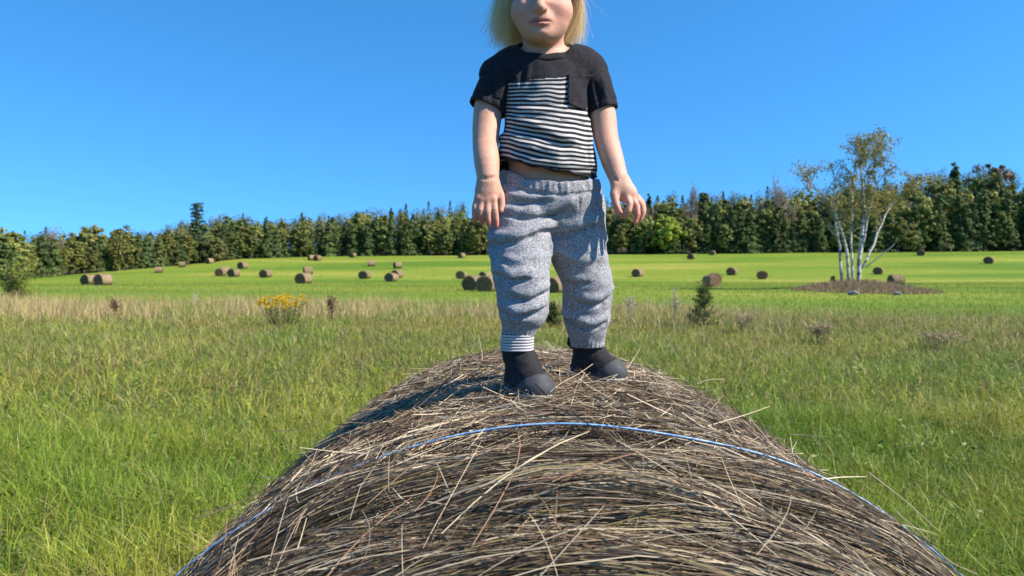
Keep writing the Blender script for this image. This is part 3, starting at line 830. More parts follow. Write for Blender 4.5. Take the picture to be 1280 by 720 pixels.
# ------------------------------------------------------------------ weeds, bushes and stones
stalk_mat = attr_mat('weed', rough=.7, spec=.2, transl=.2)
def plant(name, label, cat, px, py, hpx, wpx, kind, seed, group=None, dmin=8):
    r = np.random.default_rng(700 + seed)
    p = on_ground(px, py, dmin); d = p[1]; H = hpx * d / F; Wd = wpx * d / F / 2
    e = empty(name, tuple(p)); tag(e, label, cat, group)
    S = Acc(); L = Acc()
    if kind == 'goldenrod':
        for i in range(46):
            a = r.random() * 6.283; q = math.sqrt(r.random()) * Wd; b0 = p + np.array([math.cos(a) * q * .55, math.sin(a) * q * .5, 0]); t0 = p + np.array([math.cos(a) * q, math.sin(a) * q * .8, H * r.uniform(.62, 1.0)])
            V, Q, T = tube_np(smooth_path([b0, (b0 + t0) / 2 + r.normal(0, .03, 3), t0], 5), np.linspace(.006, .003, 5), 4); S.add(V, Q, T, (.12, .14, .04))
            n = 26; tt = r.random((n, 1)); c = b0 + (t0 - b0) * tt * .85 + r.normal(0, .03, (n, 3))
            V, Q = leaf_quads(c, r.normal(0, 1, (n, 3)), r.uniform(.02, .05, n), r, .3); L.add(V, Q, None, leaf_cols(n, (.12, .15, .035), .2, r))
        FL = Acc()
        for i in range(46):
            a = r.random() * 6.283; q = math.sqrt(r.random()) * Wd; t0 = p + np.array([math.cos(a) * q, math.sin(a) * q * .8, H * r.uniform(.62, 1.0)])
            for b in range(5):
                dr = nrm(np.array([r.normal(), r.normal(), .3])); n = 30
                c = t0 + dr * r.uniform(0, .13, (n, 1)) + np.array([0, 0, -.02]) + r.normal(0, .014, (n, 3))
                V, Q = leaf_quads(c, r.normal(0, 1, (n, 3)), r.uniform(.008, .019, n), r, .8); FL.add(V, Q, None, leaf_cols(n, (.62, .43, .02), .15, r))
        obj('stem', S.mesh('stem'), stalk_mat, e); obj('leaves', L.mesh('leaves'), stalk_mat, e); obj('flowers', FL.mesh('flowers'), stalk_mat, e)
        return
    if kind in ('evergreen', 'shrub'):
        nb = 60 if kind == 'evergreen' else 95
        for i in range(nb):
            t = r.random() ** .8; a = r.random() * 6.283
            sh = (1 - t * .72) if kind == 'evergreen' else math.sqrt(max(0, 1 - (t * 1.02 - .35) ** 2 * 1.4)) * r.uniform(.4, 1.1)
            l = Wd * max(sh, .12) * r.uniform(.5, 1.15)
            b0 = p + np.array([0, 0, H * t * .72]) if kind == 'evergreen' else p + np.array([r.normal(0, .2), r.normal(0, .2), H * t * .3])
            e1 = p + np.array([math.cos(a) * l, math.sin(a) * l, H * min(1, t * .8 + .2 * r.random())])
            V, Q, T = tube_np(smooth_path([b0, (b0 + e1) / 2, e1], 4), np.linspace(.012, .004, 4), 4); S.add(V, Q, T, (.16, .12, .07))
            n = 42 if kind == 'evergreen' else 34
            c = b0 + (e1 - b0) * r.uniform(.25, 1.08, (n, 1)) + r.normal(0, .035 if kind == 'evergreen' else .085, (n, 3))
            sz = r.uniform(.018, .042, n) if kind == 'evergreen' else r.uniform(.03, .07, n)
            cl = (.075, .10, .028) if kind == 'evergreen' else ((.20, .23, .03) if r.random() < .55 else (.08, .11, .03))
            V, Q = leaf_quads(c, r.normal(0, 1, (n, 3)) + np.array([0, 0, .4]), sz, r, .4 if kind == 'evergreen' else .65); L.add(V, Q, None, leaf_cols(n, cl, .25, r))
        V, Q, T = tube_np(np.array([p, p + np.array([0.02, 0, H * .5]), p + np.array([0, .02, H * .97])]), np.array([.03, .02, .006]), 6); S.add(V, Q, T, (.16, .12, .07))
        obj('stem', S.mesh('stem'), stalk_mat, e); obj('foliage', L.mesh('foliage'), stalk_mat, e)
        return
    # dried weeds: stalks with side twigs and seed heads
    cs = {'dark': (.15, .085, .06), 'fluffy': (.50, .42, .32), 'rust': (.42, .34, .19), 'white': (.55, .53, .46)}[kind]
    ns = {'dark': 9, 'fluffy': 7, 'rust': 26, 'white': 3}[kind]
    for i in range(ns):
        a = r.random() * 6.283; q = math.sqrt(r.random()) * Wd * .8; b0 = p + np.array([math.cos(a) * q * .6, math.sin(a) * q * .6, 0])
        t0 = b0 + np.array([r.normal(0, Wd * .25), r.normal(0, Wd * .2), H * r.uniform(.62, 1.0)])
        V, Q, T = tube_np(smooth_path([b0, (b0 + t0) / 2 + r.normal(0, .02, 3), t0], 5), np.linspace(.007, .003, 5), 4); S.add(V, Q, T, tuple(np.array(cs) * .8))
        for b in range(7):
            s = b0 + (t0 - b0) * r.uniform(.5, 1.0); en = s + np.array([r.normal(0, .07), r.normal(0, .07), r.uniform(.02, .13)])
            V, Q, T = tube_np(np.array([s, (s + en) / 2, en]), np.array([.004, .003, .002]), 3); S.add(V, Q, T, tuple(np.array(cs) * .8))
            n = {'white': 6, 'rust': 7}.get(kind, 16); c = en + r.normal(0, .02, (n, 3))
            V, Q = leaf_quads(c, r.normal(0, 1, (n, 3)), r.uniform(.009, .022, n), r, .7); L.add(V, Q, None, leaf_cols(n, cs, .2, r))
    obj('stem', S.mesh('stem'), stalk_mat, e); obj('seed_heads', L.mesh('seed_heads'), stalk_mat, e)['kind'] = 'stuff'
plant('goldenrod_clump', 'clump of yellow flowering goldenrod in the dry grass strip', 'wildflower', 355, 408, 38, 62, 'goldenrod', 1)
plant('young_evergreen', 'small bushy young evergreen in the dry grass right of the child', 'shrub', 880, 412, 64, 52, 'evergreen', 2)
plant('leafy_shrub', 'yellow green leafy shrub at the left picture edge before the wood', 'shrub', 18, 374, 52, 58, 'shrub', 3)
plant('young_evergreen', 'small dark evergreen showing between the two trouser legs', 'shrub', 690, 410, 34, 34, 'evergreen', 4)
plant('small_bush', 'tiny dark bush at the left foot of the birch', 'shrub', 1041, 358, 14, 12, 'evergreen', 5)
plant('dried_weed', 'dark brown dried weed standing right of the goldenrod', 'weed', 414, 406, 38, 14, 'dark', 6, 'dried weeds in the strip')
plant('dried_weed', 'pale fluffy dried weed right behind the right trouser leg', 'weed', 786, 404, 36, 24, 'fluffy', 7, 'dried weeds in the strip')
plant('dried_weed', 'thin stalk with a pink brown head left of the young evergreen', 'weed', 845, 402, 42, 8, 'fluffy', 8, 'dried weeds in the strip')
plant('dried_weed', 'whitish bare dead stalk in the strip left of the goldenrod', 'weed', 244, 388, 22, 16, 'white', 9, 'dried weeds in the strip')
plant('dried_weed', 'dark green brown weed in the dry grass at left', 'weed', 144, 400, 26, 12, 'dark', 10, 'dried weeds in the strip')
plant('dried_weed', 'rusty brown low weed patch in the grass at right below the birch', 'weed', 1180, 440, 24, 80, 'rust', 11, 'dried weeds in the strip')
plant('dried_weed', 'pinkish dried weed patch right of the young evergreen', 'weed', 1025, 431, 27, 40, 'rust', 12, 'dried weeds in the strip')
plant('dried_weed', 'brown dried weeds just right of the young evergreen', 'weed', 932, 418, 28, 44, 'rust', 13, 'dried weeds in the strip')

def island():
    r = np.random.default_rng(81); N = 16000
    a = r.random(N) * 6.283; q = np.sqrt(r.random(N))
    x = 28.6 + np.cos(a) * q * 4.5 + r.normal(0, .5, N); y = 58.5 + np.sin(a) * q * 7.0 + r.normal(0, .5, N); z = terrain(x, y)
    h = r.uniform(.25, 1.0, N) * (1.15 - .85 * q) * (1 + .5 * noise2(x * .9, y * .9))
    V, Q = blades(np.stack([x, y, z], -1), h, r.uniform(.03, .06, N), h * r.uniform(.1, .7, N), 2, r)
    c = np.where((r.random(N) < .6)[:, None], np.array([.30, .21, .125]), np.array([.40, .33, .19])) * r.uniform(.6, 1.2, (N, 1))
    o = obj('brown_grass', mesh_np('brown_grass', V, [Q], True, np.repeat(c, 6, 0)), attr_mat('brown_grass', rough=.8, spec=.1, transl=.15))
    tag(o, 'brown dead grass growing on the island around the birch foot', 'dry grass', kind='stuff')
island()
stone_mat = noise_mat('field_stone', [(.3, (.16, .145, .12)), (.7, (.30, .275, .24))], 3.0, .9, .6)
def stone(px, py, w, label, seed):
    r = np.random.default_rng(seed); p = on_ground(px, py, 40)
    bm = bmesh.new(); bmesh.ops.create_icosphere(bm, subdivisions=3, radius=1.0)
    for v in bm.verts:
        c = np.array(v.co); k = 1 + .22 * float(noise3(c[0] * 1.6 + seed, c[1] * 1.6, c[2] * 1.6)); v.co = Vector(c * k * np.array([w, w * .7, w * .5]))
    me = bpy.data.meshes.new('field_stone'); bm.to_mesh(me); bm.free()
    o = obj('field_stone', me, stone_mat); o.location = (p[0], p[1], tz(p[0], p[1]) + w * .35); o.rotation_euler = (0, 0, seed)
    tag(o, label, 'stone', 'stones by the birch')
stone(1066, 369, .4, 'flat grey stone in the dead grass below the birch stems', 2)
stone(1122, 369, .3, 'small pale stone at the right end of the dead grass island', 5)

# ------------------------------------------------------------------ the big bale under the child
BX, BZ, BR, YF, YB = 0.082, 0.783, 0.797, 0.66, 2.20
def bale_profile():
    pts = []
    ry, rr = 0.34, 0.22
    for r_ in np.linspace(0.02, BR - rr, 30): pts.append((YF, r_))
    for a in np.linspace(0, math.pi / 2, 30)[1:]: pts.append((YF + ry * (1 - math.cos(a)), BR - rr + rr * math.sin(a)))
    for y in np.linspace(YF + ry, YB - 0.10, 30)[1:]: pts.append((y, BR + 0.012 * math.sin((y - YF) * 2.2)))
    for a in np.linspace(0, math.pi / 2, 16)[1:]: pts.append((YB - 0.10 + 0.10 * math.sin(a), BR - 0.10 + 0.10 * math.cos(a)))
    for r_ in np.linspace(BR - 0.10, 0.02, 24)[1:]: pts.append((YB, r_))
    return np.array(pts)
_pf = bale_profile()
_pl = np.concatenate([[0], np.cumsum(np.linalg.norm(np.diff(_pf, axis=0), axis=1))])
_tg = nrm(np.gradient(_pf, axis=0)); _nm = np.stack([-_tg[:, 1], _tg[:, 0]], -1)   # (ny, nr)
VF = float(np.interp(YF + 0.34, _pf[:60, 0], _pl[:60]))       # arc length where the barrel begins
VTOT = _pl[-1]
V_BACK = float(_pl[88])
def bale_surf(v, th, off=0.0, lump=True, vl=None):
    y = np.interp(v, _pl, _pf[:, 0]); r_ = np.interp(v, _pl, _pf[:, 1])
    ny = np.interp(v, _pl, _nm[:, 0]); nr = np.interp(v, _pl, _nm[:, 1])
    o = off
    if lump:
        v = v if vl is None else vl
        sh = 1 - sstep((v - VF + 0.02) / 0.16)            # shoulder: deep rolled layers
        o = o + 0.014 * noise2(v * 5.0, th * 1.6 + 5) + (0.008 + 0.042 * sh) * noise2(v * 19.0 + 0.8 * th, th * 2.0) + (0.006 * noise2(v * 60, th * 4.0) if vl is None else 0.005 * noise2(v * 60, th * 1.0))
        o = o - 0.05 * sh * np.maximum(0, noise2(v * 11.0 + 2, th * 1.8 + 3) - .12) / .88
        o = o - 0.03 * np.exp(-((v - VF - 0.066) / 0.03) ** 2) * 0.25
    rr = r_ + nr * o; yy = y + ny * o
    x = BX + rr * np.sin(th); z = BZ + rr * np.cos(th)
    z = np.maximum(z, -0.02 + 0.0 * z)
    return np.stack([x, yy, z], -1)
def build_bale():
    r = np.random.default_rng(91)
    root = empty('hay_bale', (BX, (YF + YB) / 2, 0))
    tag(root, 'big weathered round hay bale tied with blue twine under the child', 'hay bale')
    nv, nt_ = 260, 220
    v = np.linspace(0, VTOT, nv); th = np.linspace(-math.pi, math.pi, nt_, endpoint=False)
    vv, tt = np.meshgrid(v, th, indexing='ij')
    S = bale_surf(vv, tt, -0.022).reshape(-1, 3)
    i = np.arange(nv - 1)[:, None] * nt_; j = np.arange(nt_)[None]; j2 = (j + 1) % nt_
    Q = np.stack([i + j, i + nt_ + j, i + nt_ + j2, i + j2], -1).reshape(-1, 4)
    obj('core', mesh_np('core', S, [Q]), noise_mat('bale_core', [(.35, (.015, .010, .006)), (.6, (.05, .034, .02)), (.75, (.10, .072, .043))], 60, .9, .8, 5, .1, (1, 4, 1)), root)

    light = np.array([.66, .54, .37]); beige = np.array([.44, .355, .245]); brown = np.array([.20, .13, .08]); dark = np.array([.055, .037, .025]); olive = np.array([.30, .235, .10]); red = np.array([.27, .155, .095])
    def pick(N, w, v0, th0):
        pal = np.stack([light, beige, brown, dark, olive, red]); w = np.array(w, float); w /= w.sum()
        k = r.choice(6, N, p=w); c = pal[k] * r.uniform(.65, 1.25, (N, 1))
        pt = fbm2(v0 * 7 + 3, th0 * 5, 3)[:, None]
        return np.clip(c * .86 * (1 + .6 * pt), .01, .8)
    def straws(N, v0, th0, L, yaw, off, lift, bow, wid, w, K=6):
        t = np.linspace(-.5, .5, K)[None]
        cy, sy = np.cos(yaw)[:, None], np.sin(yaw)[:, None]
        L_ = L[:, None]
        dv = L_ * t * sy + bow[:, None] * (t * t - .08) * cy
        da = L_ * t * cy - bow[:, None] * (t * t - .08) * sy
        vv = np.clip(v0[:, None] + dv, 0.02, VTOT - .02); tt = th0[:, None] + da / BR
        rad = np.interp(vv, _pl, _pf[:, 1]); tt = th0[:, None] + da / np.maximum(rad, .15)
        s = np.where(r.random(N) < .5, 1.0, -1.0)[:, None]
        off = off - .015 * np.exp(-((v0 - VF - .066) / .03) ** 2)
        of = off[:, None] + lift[:, None] * np.clip((t * s + .5), 0, 1) ** 2
        pts = bale_surf(vv, tt, of, True, np.broadcast_to(v0[:, None], vv.shape))
        tan = nrm(pts[:, -1] - pts[:, 0]); nn = r.normal(0, 1, (N, 3)); side = nrm(np.cross(tan, nn))
        W = wid[:, None] * np.array([.8] + [1.0] * (K - 2) + [.55])[None]
        V, Q = ribbons(pts, side, W)
        return V, Q, np.repeat(pick(N, w, v0, th0), K * 2, 0)
    A = Acc()
    # rolled layers on the rounded front shoulder, stalks wound around the bale
    N = 62000; v0 = r.uniform(0.50, VF + .05, N); th0 = r.uniform(-1.35, 1.35, N)
    def addset(*a, **k):
        V, Q, C = straws(*a, **k); A.add(V, Q, None, C)
    addset(N, v0, th0, r.uniform(.12, .42, N), r.normal(0, .10, N) + .22 * noise2(v0 * 6, th0 * 3), r.uniform(-.036, .006, N), np.abs(r.normal(0, .006, N)), r.normal(0, .014, N), .0006 + .0012 * r.random(N) ** 1.6, (1.4, 1.9, 2.2, 3.4, 1.2, .8), K=5)
    # barrel, mostly wound, some crossing
    N = 56000; v0 = r.uniform(VF - .03, V_BACK + .04, N); th0 = r.uniform(-1.4, 1.4, N)
    yaw = np.where(r.random(N) < .80, r.normal(0, .24, N), r.uniform(-1.57, 1.57, N))
    addset(N, v0, th0, r.uniform(.08, .34, N), yaw, r.uniform(-.022, .012, N), np.abs(r.normal(0, .008, N)), r.normal(0, .022, N), .0007 + .0013 * r.random(N) ** 1.5, (1.6, 2.2, 2.2, 2.8, .5, 1.4), K=5)
    # loose trampled litter on the crown of the bale
    N = 15000; v0 = r.uniform(VF + .02, V_BACK + .05, N); th0 = r.normal(-.05, .55, N)
    addset(N, v0, th0, r.uniform(.03, .17, N), r.uniform(-1.57, 1.57, N), r.uniform(-.004, .014, N), np.abs(r.normal(0, .012, N)), r.normal(0, .02, N), .0007 + .0015 * r.random(N) ** 1.5, (3.0, 3.0, 1.6, 1.2, .3, 1.2), K=4)
    # straw pushed up around the boots
    for bx_, by_ in ((.03, 1.27), (.165, 1.41), (.0, 1.33)):
        N = 260; v0 = VF + (by_ - YF - .34) + r.normal(0, .055, N); th0 = (bx_ - BX) / BR + r.normal(0, .075, N)
        addset(N, v0, th0, r.uniform(.03, .13, N), r.uniform(-1.57, 1.57, N), r.uniform(.002, .012, N), np.abs(r.normal(0, .016, N)), r.normal(0, .02, N), r.uniform(.0008, .0018, N), (3.0, 3.0, 1.4, .8, .3, 1.0), K=5)
    # a thin crossing scatter over the shoulder
    N = 420; v0 = r.uniform(.6, VF + .1, N); th0 = r.normal(0, .6, N)
    addset(N, v0, th0, r.uniform(.05, .24, N), r.uniform(-1.57, 1.57, N), r.uniform(.0, .014, N), np.abs(r.normal(0, .014, N)), r.normal(0, .03, N), r.uniform(.0007, .0015, N), (3.0, 3.0, 1.4, .5, .5, .8))
    # stalks that stick out along the outline
    N = 900; v0 = r.uniform(VF - .1, V_BACK + .05, N); th0 = r.normal(0, .62, N)
    addset(N, v0, th0, r.uniform(.05, .2, N), r.uniform(-1.57, 1.57, N), r.uniform(-.005, .01, N), np.abs(r.normal(.012, .022, N)), r.normal(0, .03, N), r.uniform(.0008, .0018, N), (3.0, 3.0, 1.2, 1.0, .5, .6))
    # hidden lower half and back, thinner
    N = 9000; v0 = r.uniform(.05, VTOT - .05, N); th0 = r.uniform(1.2, 2 * math.pi - 1.2, N)
    addset(N, v0, th0, r.uniform(.15, .4, N), r.normal(0, .2, N), r.uniform(-.02, .01, N), np.abs(r.normal(0, .01, N)), r.normal(0, .04, N), r.uniform(.003, .006, N), (1.5, 3, 2, 1.2, .5, 1), K=4)
    hay = obj('hay', A.mesh('hay', True), attr_mat('hay_stalks', rough=.55, spec=.35, transl=.12), root)
    hay['kind'] = 'stuff'

    # twine: two plies of blue plastic string sunk in the straw
    th = np.linspace(-math.pi, math.pi, 700)
    vt = VF + 0.066 + .004 * noise2(th * 3, th * 0 + 2)
    tw = noise_mat('blue_twine', [(.35, (.13, .27, .52)), (.55, (.24, .41, .64)), (.75, (.52, .62, .72))], 90, .4, .2, 3, .5)
    T = Acc()
    for k in range(2):
        off = .026 + .010 * sstep((np.abs(th) - .12) / .4) + .008 * sstep((-th - .15) / .3) + .002 * np.sin(th * 210 + k * math.pi) + .004 * noise2(th * 5, th * 0 + 7)
        pth = bale_surf(vt + .0022 * np.cos(th * 210 + k * math.pi), th, off, True)
        # a taut string bridges the hollows
        ker = np.ones(25) / 25
        for a_ in range(3): pth[12:-12, a_] = np.convolve(pth[:, a_], ker, 'same')[12:-12]
        V, Q, _ = tube_np(pth, np.full(len(th), .0017), 5, False); T.add(V, Q)
    obj('twine', T.mesh('twine'), tw, root)

    # single stalks that stand out: parts of their own
    sm = attr_mat('loose_stalk', rough=.5, spec=.35, transl=.1)
    def stalk(pix, d, rad, col):
        pts = np.array([P(a, b, dd) for (a, b), dd in zip(pix, d)])
        n = 4 * len(pts); path = smooth_path(pts, n)
        V, Q, T = tube_np(path, np.linspace(rad, rad * .6, n), 5)
        me = mesh_np('straw', V, [Q, T], True, np.broadcast_to(np.array(col), (len(V), 3)))
        obj('straw', me, sm, root)
    li = (.60, .49, .32); bg_ = (.45, .37, .25); dk = (.10, .075, .05)
    stalk([(985, 543), (1008, 544), (1028, 545)], [1.35, 1.33, 1.3], 0.0009, li)
    stalk([(925, 569), (965, 568), (1004, 567)], [1.16, 1.16, 1.15], 0.0014, li)
    stalk([(838, 548), (880, 534), (930, 519), (962, 508)], [1.13, 1.2, 1.32, 1.45], 0.0011, li)
    stalk([(870, 481), (885, 475), (904, 474)], [1.9, 1.9, 1.9], 0.0016, li)
    stalk([(345, 572), (340, 560), (338, 540), (362, 538), (388, 533), (398, 518), (410, 515)], [1.32, 1.32, 1.32, 1.34, 1.36, 1.38, 1.4], 0.0009, dk)
    stalk([(245, 648), (270, 640), (300, 628), (322, 615)], [1.0, 1.02, 1.05, 1.1], 0.0012, dk)
    stalk([(250, 640), (285, 633), (318, 620)], [1.03, 1.05, 1.08], 0.0008, dk)
    stalk([(313, 612), (318, 600), (325, 588)], [1.12, 1.12, 1.1], 0.0010, dk)
    stalk([(440, 500), (452, 468), (466, 440)], [1.6, 1.58, 1.56], 0.0009, bg_)
    stalk([(602, 441), (600, 430), (598, 418)], [1.9, 1.9, 1.9], 0.0013, li)
    stalk([(576, 440), (590, 432), (612, 424)], [2.0, 2.0, 2.0], 0.0009, bg_)
    stalk([(1120, 640), (1150, 665), (1185, 700), (1222, 718)], [1.0, .98, .96, .95], 0.0009, bg_)
    stalk([(1085, 590), (1130, 625), (1175, 665)], [1.1, 1.1, 1.1], 0.0009, bg_)
    stalk([(780, 512), (800, 498), (815, 478)], [1.3, 1.3, 1.3], 0.0009, li)
    stalk([(708, 530), (712, 512), (717, 496)], [1.12, 1.16, 1.2], 0.0009, li)
    stalk([(765, 600), (810, 575), (850, 562)], [.9, .96, 1.0], 0.0009, li)
    stalk([(545, 650), (575, 685), (600, 718)], [.82, .78, .74], 0.0009, li)
    stalk([(733, 598), (735, 640), (726, 672)], [.9, .84, .8], 0.0008, bg_)
    stalk([(445, 606), (452, 632), (461, 644)], [1.0, .97, .95], 0.0010, li)
    stalk([(470, 575), (510, 588), (550, 602)], [1.03, 1.0, .97], 0.0010, li)
    stalk([(683, 494), (700, 480), (722, 468), (741, 455)], [1.24, 1.25, 1.27, 1.29], 0.0009, li)
    stalk([(672, 478), (680, 470), (686, 462)], [1.28, 1.28, 1.28], 0.0009, li)
    stalk([(735, 480), (752, 474), (772, 468)], [1.33, 1.33, 1.33], 0.0009, li)
    stalk([(1120, 560), (1135, 556), (1165, 552)], [1.5, 1.48, 1.46], 0.0007, bg_)
    return root
build_bale()

# ------------------------------------------------------------------ distance-field modelling for the child
class Field:
    def __init__(s, lo, hi, h):
        s.h = h; s.lo = np.array(lo, float); s.n = np.ceil((np.array(hi) - s.lo) / h).astype(int) + 1
        s.f = np.full(s.n, 1.0, np.float32)
    def _block(s, lo, hi, m):
        a = np.clip(np.floor((np.array(lo) - m - s.lo) / s.h).astype(int), 0, s.n); b = np.clip(np.ceil((np.array(hi) + m - s.lo) / s.h).astype(int) + 1, 0, s.n)
        sl = tuple(slice(int(x), int(y)) for x, y in zip(a, b))
        g = [s.lo[i] + s.h * np.arange(a[i], b[i], dtype=np.float32) for i in range(3)]
        return sl, g[0][:, None, None], g[1][None, :, None], g[2][None, None, :]
    def _merge(s, sl, d, k, sub):
        cur = s.f[sl]
        if cur.size == 0: return
        if sub:
            d = -d; hh = np.maximum(k - np.abs(cur - d), 0) / k if k > 0 else 0
            s.f[sl] = np.maximum(cur, d) + hh * hh * k * .25
        else:
            hh = np.maximum(k - np.abs(cur - d), 0) / k if k > 0 else 0
            s.f[sl] = np.minimum(cur, d) - hh * hh * k * .25
    def cone(s, a, b, ra, rb, k=0.01, sub=False):
        a = np.asarray(a, float); b = np.asarray(b, float); m = max(ra, rb) + k + 4 * s.h
        sl, X, Y, Z = s._block(np.minimum(a, b), np.maximum(a, b), m)
        ab = b - a; L = float(ab @ ab) + 1e-12
        t = np.clip(((X - a[0]) * ab[0] + (Y - a[1]) * ab[1] + (Z - a[2]) * ab[2]) / L, 0, 1)
        d = np.sqrt((X - a[0] - t * ab[0]) ** 2 + (Y - a[1] - t * ab[1]) ** 2 + (Z - a[2] - t * ab[2]) ** 2) - (ra + (rb - ra) * t)
        s._merge(sl, d.astype(np.float32), k, sub)
    def chain(s, pts, rad, k=0.01, sub=False):
        if np.ndim(rad) == 0: rad = [rad] * len(pts)
        pts = np.asarray(pts, float); m = max(rad) + k + 4 * s.h
        sl, X, Y, Z = s._block(pts.min(0), pts.max(0), m); D = None
        for i in range(len(pts) - 1):
            a, b = pts[i], pts[i + 1]; ab = b - a; L = float(ab @ ab) + 1e-12
            t = np.clip(((X - a[0]) * ab[0] + (Y - a[1]) * ab[1] + (Z - a[2]) * ab[2]) / L, 0, 1)
            d = np.sqrt((X - a[0] - t * ab[0]) ** 2 + (Y - a[1] - t * ab[1]) ** 2 + (Z - a[2] - t * ab[2]) ** 2) - (rad[i] + (rad[i + 1] - rad[i]) * t)
            D = d if D is None else np.minimum(D, d)
        s._merge(sl, D.astype(np.float32), k, sub)
    def ell(s, c, r, k=0.01, sub=False, rot=0.0):
        c = np.asarray(c, float); r = np.asarray(r, float); m = k + 4 * s.h + (max(r) - min(r) if rot else 0)
        sl, X, Y, Z = s._block(c - r, c + r, m)
        x, y, z = X - c[0], Y - c[1], Z - c[2]
        if rot:
            cr, sr = math.cos(rot), math.sin(rot); x, y = cr * x + sr * y, -sr * x + cr * y
        k0 = np.sqrt((x / r[0]) ** 2 + (y / r[1]) ** 2 + (z / r[2]) ** 2); k1 = np.sqrt((x / r[0] ** 2) ** 2 + (y / r[1] ** 2) ** 2 + (z / r[2] ** 2) ** 2)
        s._merge(sl, (k0 * (k0 - 1) / np.maximum(k1, 1e-6)).astype(np.float32), k, sub)
    def grid(s):
        g = [s.lo[i] + s.h * np.arange(s.n[i], dtype=np.float32) for i in range(3)]
        return g[0][:, None, None], g[1][None, :, None], g[2][None, None, :]
    def surf_d(s, px, py, d0=1.05, d1=1.6):
        """distance at which the ray of a pixel enters the surface"""
        d = np.arange(d0, d1, s.h * .5)
        q = np.stack([d * (px - 640) / F, d, CAMZ - d * (py - HZ) / F], -1)
        i = np.round((q - s.lo) / s.h).astype(int); ok = ((i >= 0) & (i < s.n)).all(1)
        val = np.full(len(d), 1.0); val[ok] = s.f[i[ok, 0], i[ok, 1], i[ok, 2]]
        w = np.nonzero(val < 0)[0]
        return float(d[w[0]]) if len(w) else None
    def fold(s, pix, r, k=None, sub=False, depth=.35):
        """a soft ridge (or crease) laid along the front surface; pix is a list of pixels"""
        pp = smooth_path([(a, b, 0) for a, b in pix], 3 * len(pix)); pts = []; rad = []
        for j, (a, b, _) in enumerate(pp):
            d = s.surf_d(a, b)
            if d is None: continue
            t = j / (len(pp) - 1); rr = r * (0.35 + 0.65 * math.sin(math.pi * min(max(t, .02), .98)) ** .6)
            pts.append(P(a, b, d + (depth * rr if not sub else -depth * rr))); rad.append(rr)
        if len(pts) > 1: s.chain(pts, rad, k if k else r * 1.6, sub)
    def nets(s):
        f = s.f; sg = f < 0
        cnt = np.zeros(tuple(s.n - 1), np.int8)
        for a in (0, 1):
            for b in (0, 1):
                for c in (0, 1): cnt += sg[a:s.n[0] - 1 + a, b:s.n[1] - 1 + b, c:s.n[2] - 1 + c]
        mask = (cnt > 0) & (cnt < 8); cells = np.argwhere(mask)
        idx = np.full(mask.shape, -1, np.int32); idx[mask] = np.arange(len(cells))
        acc = np.zeros((len(cells), 3)); num = np.zeros(len(cells))
        cor = [(a, b, c) for a in (0, 1) for b in (0, 1) for c in (0, 1)]
        val = {q_: f[cells[:, 0] + q_[0], cells[:, 1] + q_[1], cells[:, 2] + q_[2]] for q_ in cor}
        for q_ in cor:
            for ax in range(3):
                if q_[ax]: continue
                p_ = list(q_); p_[ax] = 1; p_ = tuple(p_); v0, v1 = val[q_], val[p_]
                m = (v0 < 0) != (v1 < 0); t = np.where(m, v0 / np.where(m, v0 - v1, 1), 0)
                pt = np.tile(np.array(q_, float), (len(cells), 1)); pt[:, ax] = t
                acc[m] += pt[m]; num[m] += 1
        V = s.lo + s.h * (cells + acc / num[:, None])
        quads = []
        for ax in range(3):
            o1, o2 = [(1, 2), (2, 0), (0, 1)][ax]
            a = [slice(None)] * 3; b = [slice(None)] * 3; a[ax] = slice(0, -1); b[ax] = slice(1, None)
            A_ = sg[tuple(a)]; B_ = sg[tuple(b)]; e = np.argwhere(A_ != B_)
            e = e[(e[:, o1] > 0) & (e[:, o2] > 0) & (e[:, o1] < s.n[o1] - 1) & (e[:, o2] < s.n[o2] - 1)]
            ins = A_[e[:, 0], e[:, 1], e[:, 2]]
            def cell(d1, d2):
                c = e.copy(); c[:, o1] += d1; c[:, o2] += d2; return idx[c[:, 0], c[:, 1], c[:, 2]]
            q_ = np.stack([cell(-1, -1), cell(0, -1), cell(0, 0), cell(-1, 0)], -1)
            q_[~ins] = q_[~ins][:, ::-1]; quads.append(q_)
        Q = np.vstack(quads); Q = Q[(Q >= 0).all(1)]
        return V, Q

def relax(V, Q, it=2, lam=.5):
    for _ in range(it):
        acc = np.zeros_like(V); n = np.zeros(len(V))
        for a, b in ((0, 1), (1, 2), (2, 3), (3, 0)):
            np.add.at(acc, Q[:, a], V[Q[:, b]]); np.add.at(acc, Q[:, b], V[Q[:, a]]); np.add.at(n, Q[:, a], 1); np.add.at(n, Q[:, b], 1)
        V = V + lam * (acc / np.maximum(n, 1)[:, None] - V)
    return V
def normals_of(V, Q):
    n = np.cross(V[Q[:, 2]] - V[Q[:, 0]], V[Q[:, 3]] - V[Q[:, 1]]); N = np.zeros_like(V)
    for a in range(4): np.add.at(N, Q[:, a], n)
    return nrm(N)
def sub_mesh(V, Q, keep):
    q_ = Q[keep]; u, inv = np.unique(q_, return_inverse=True)
    return V[u], inv.reshape(-1, 4), u
def pix_of(V): return 640 + F * V[:, 0] / V[:, 1], HZ + F * (CAMZ - V[:, 2]) / V[:, 1]

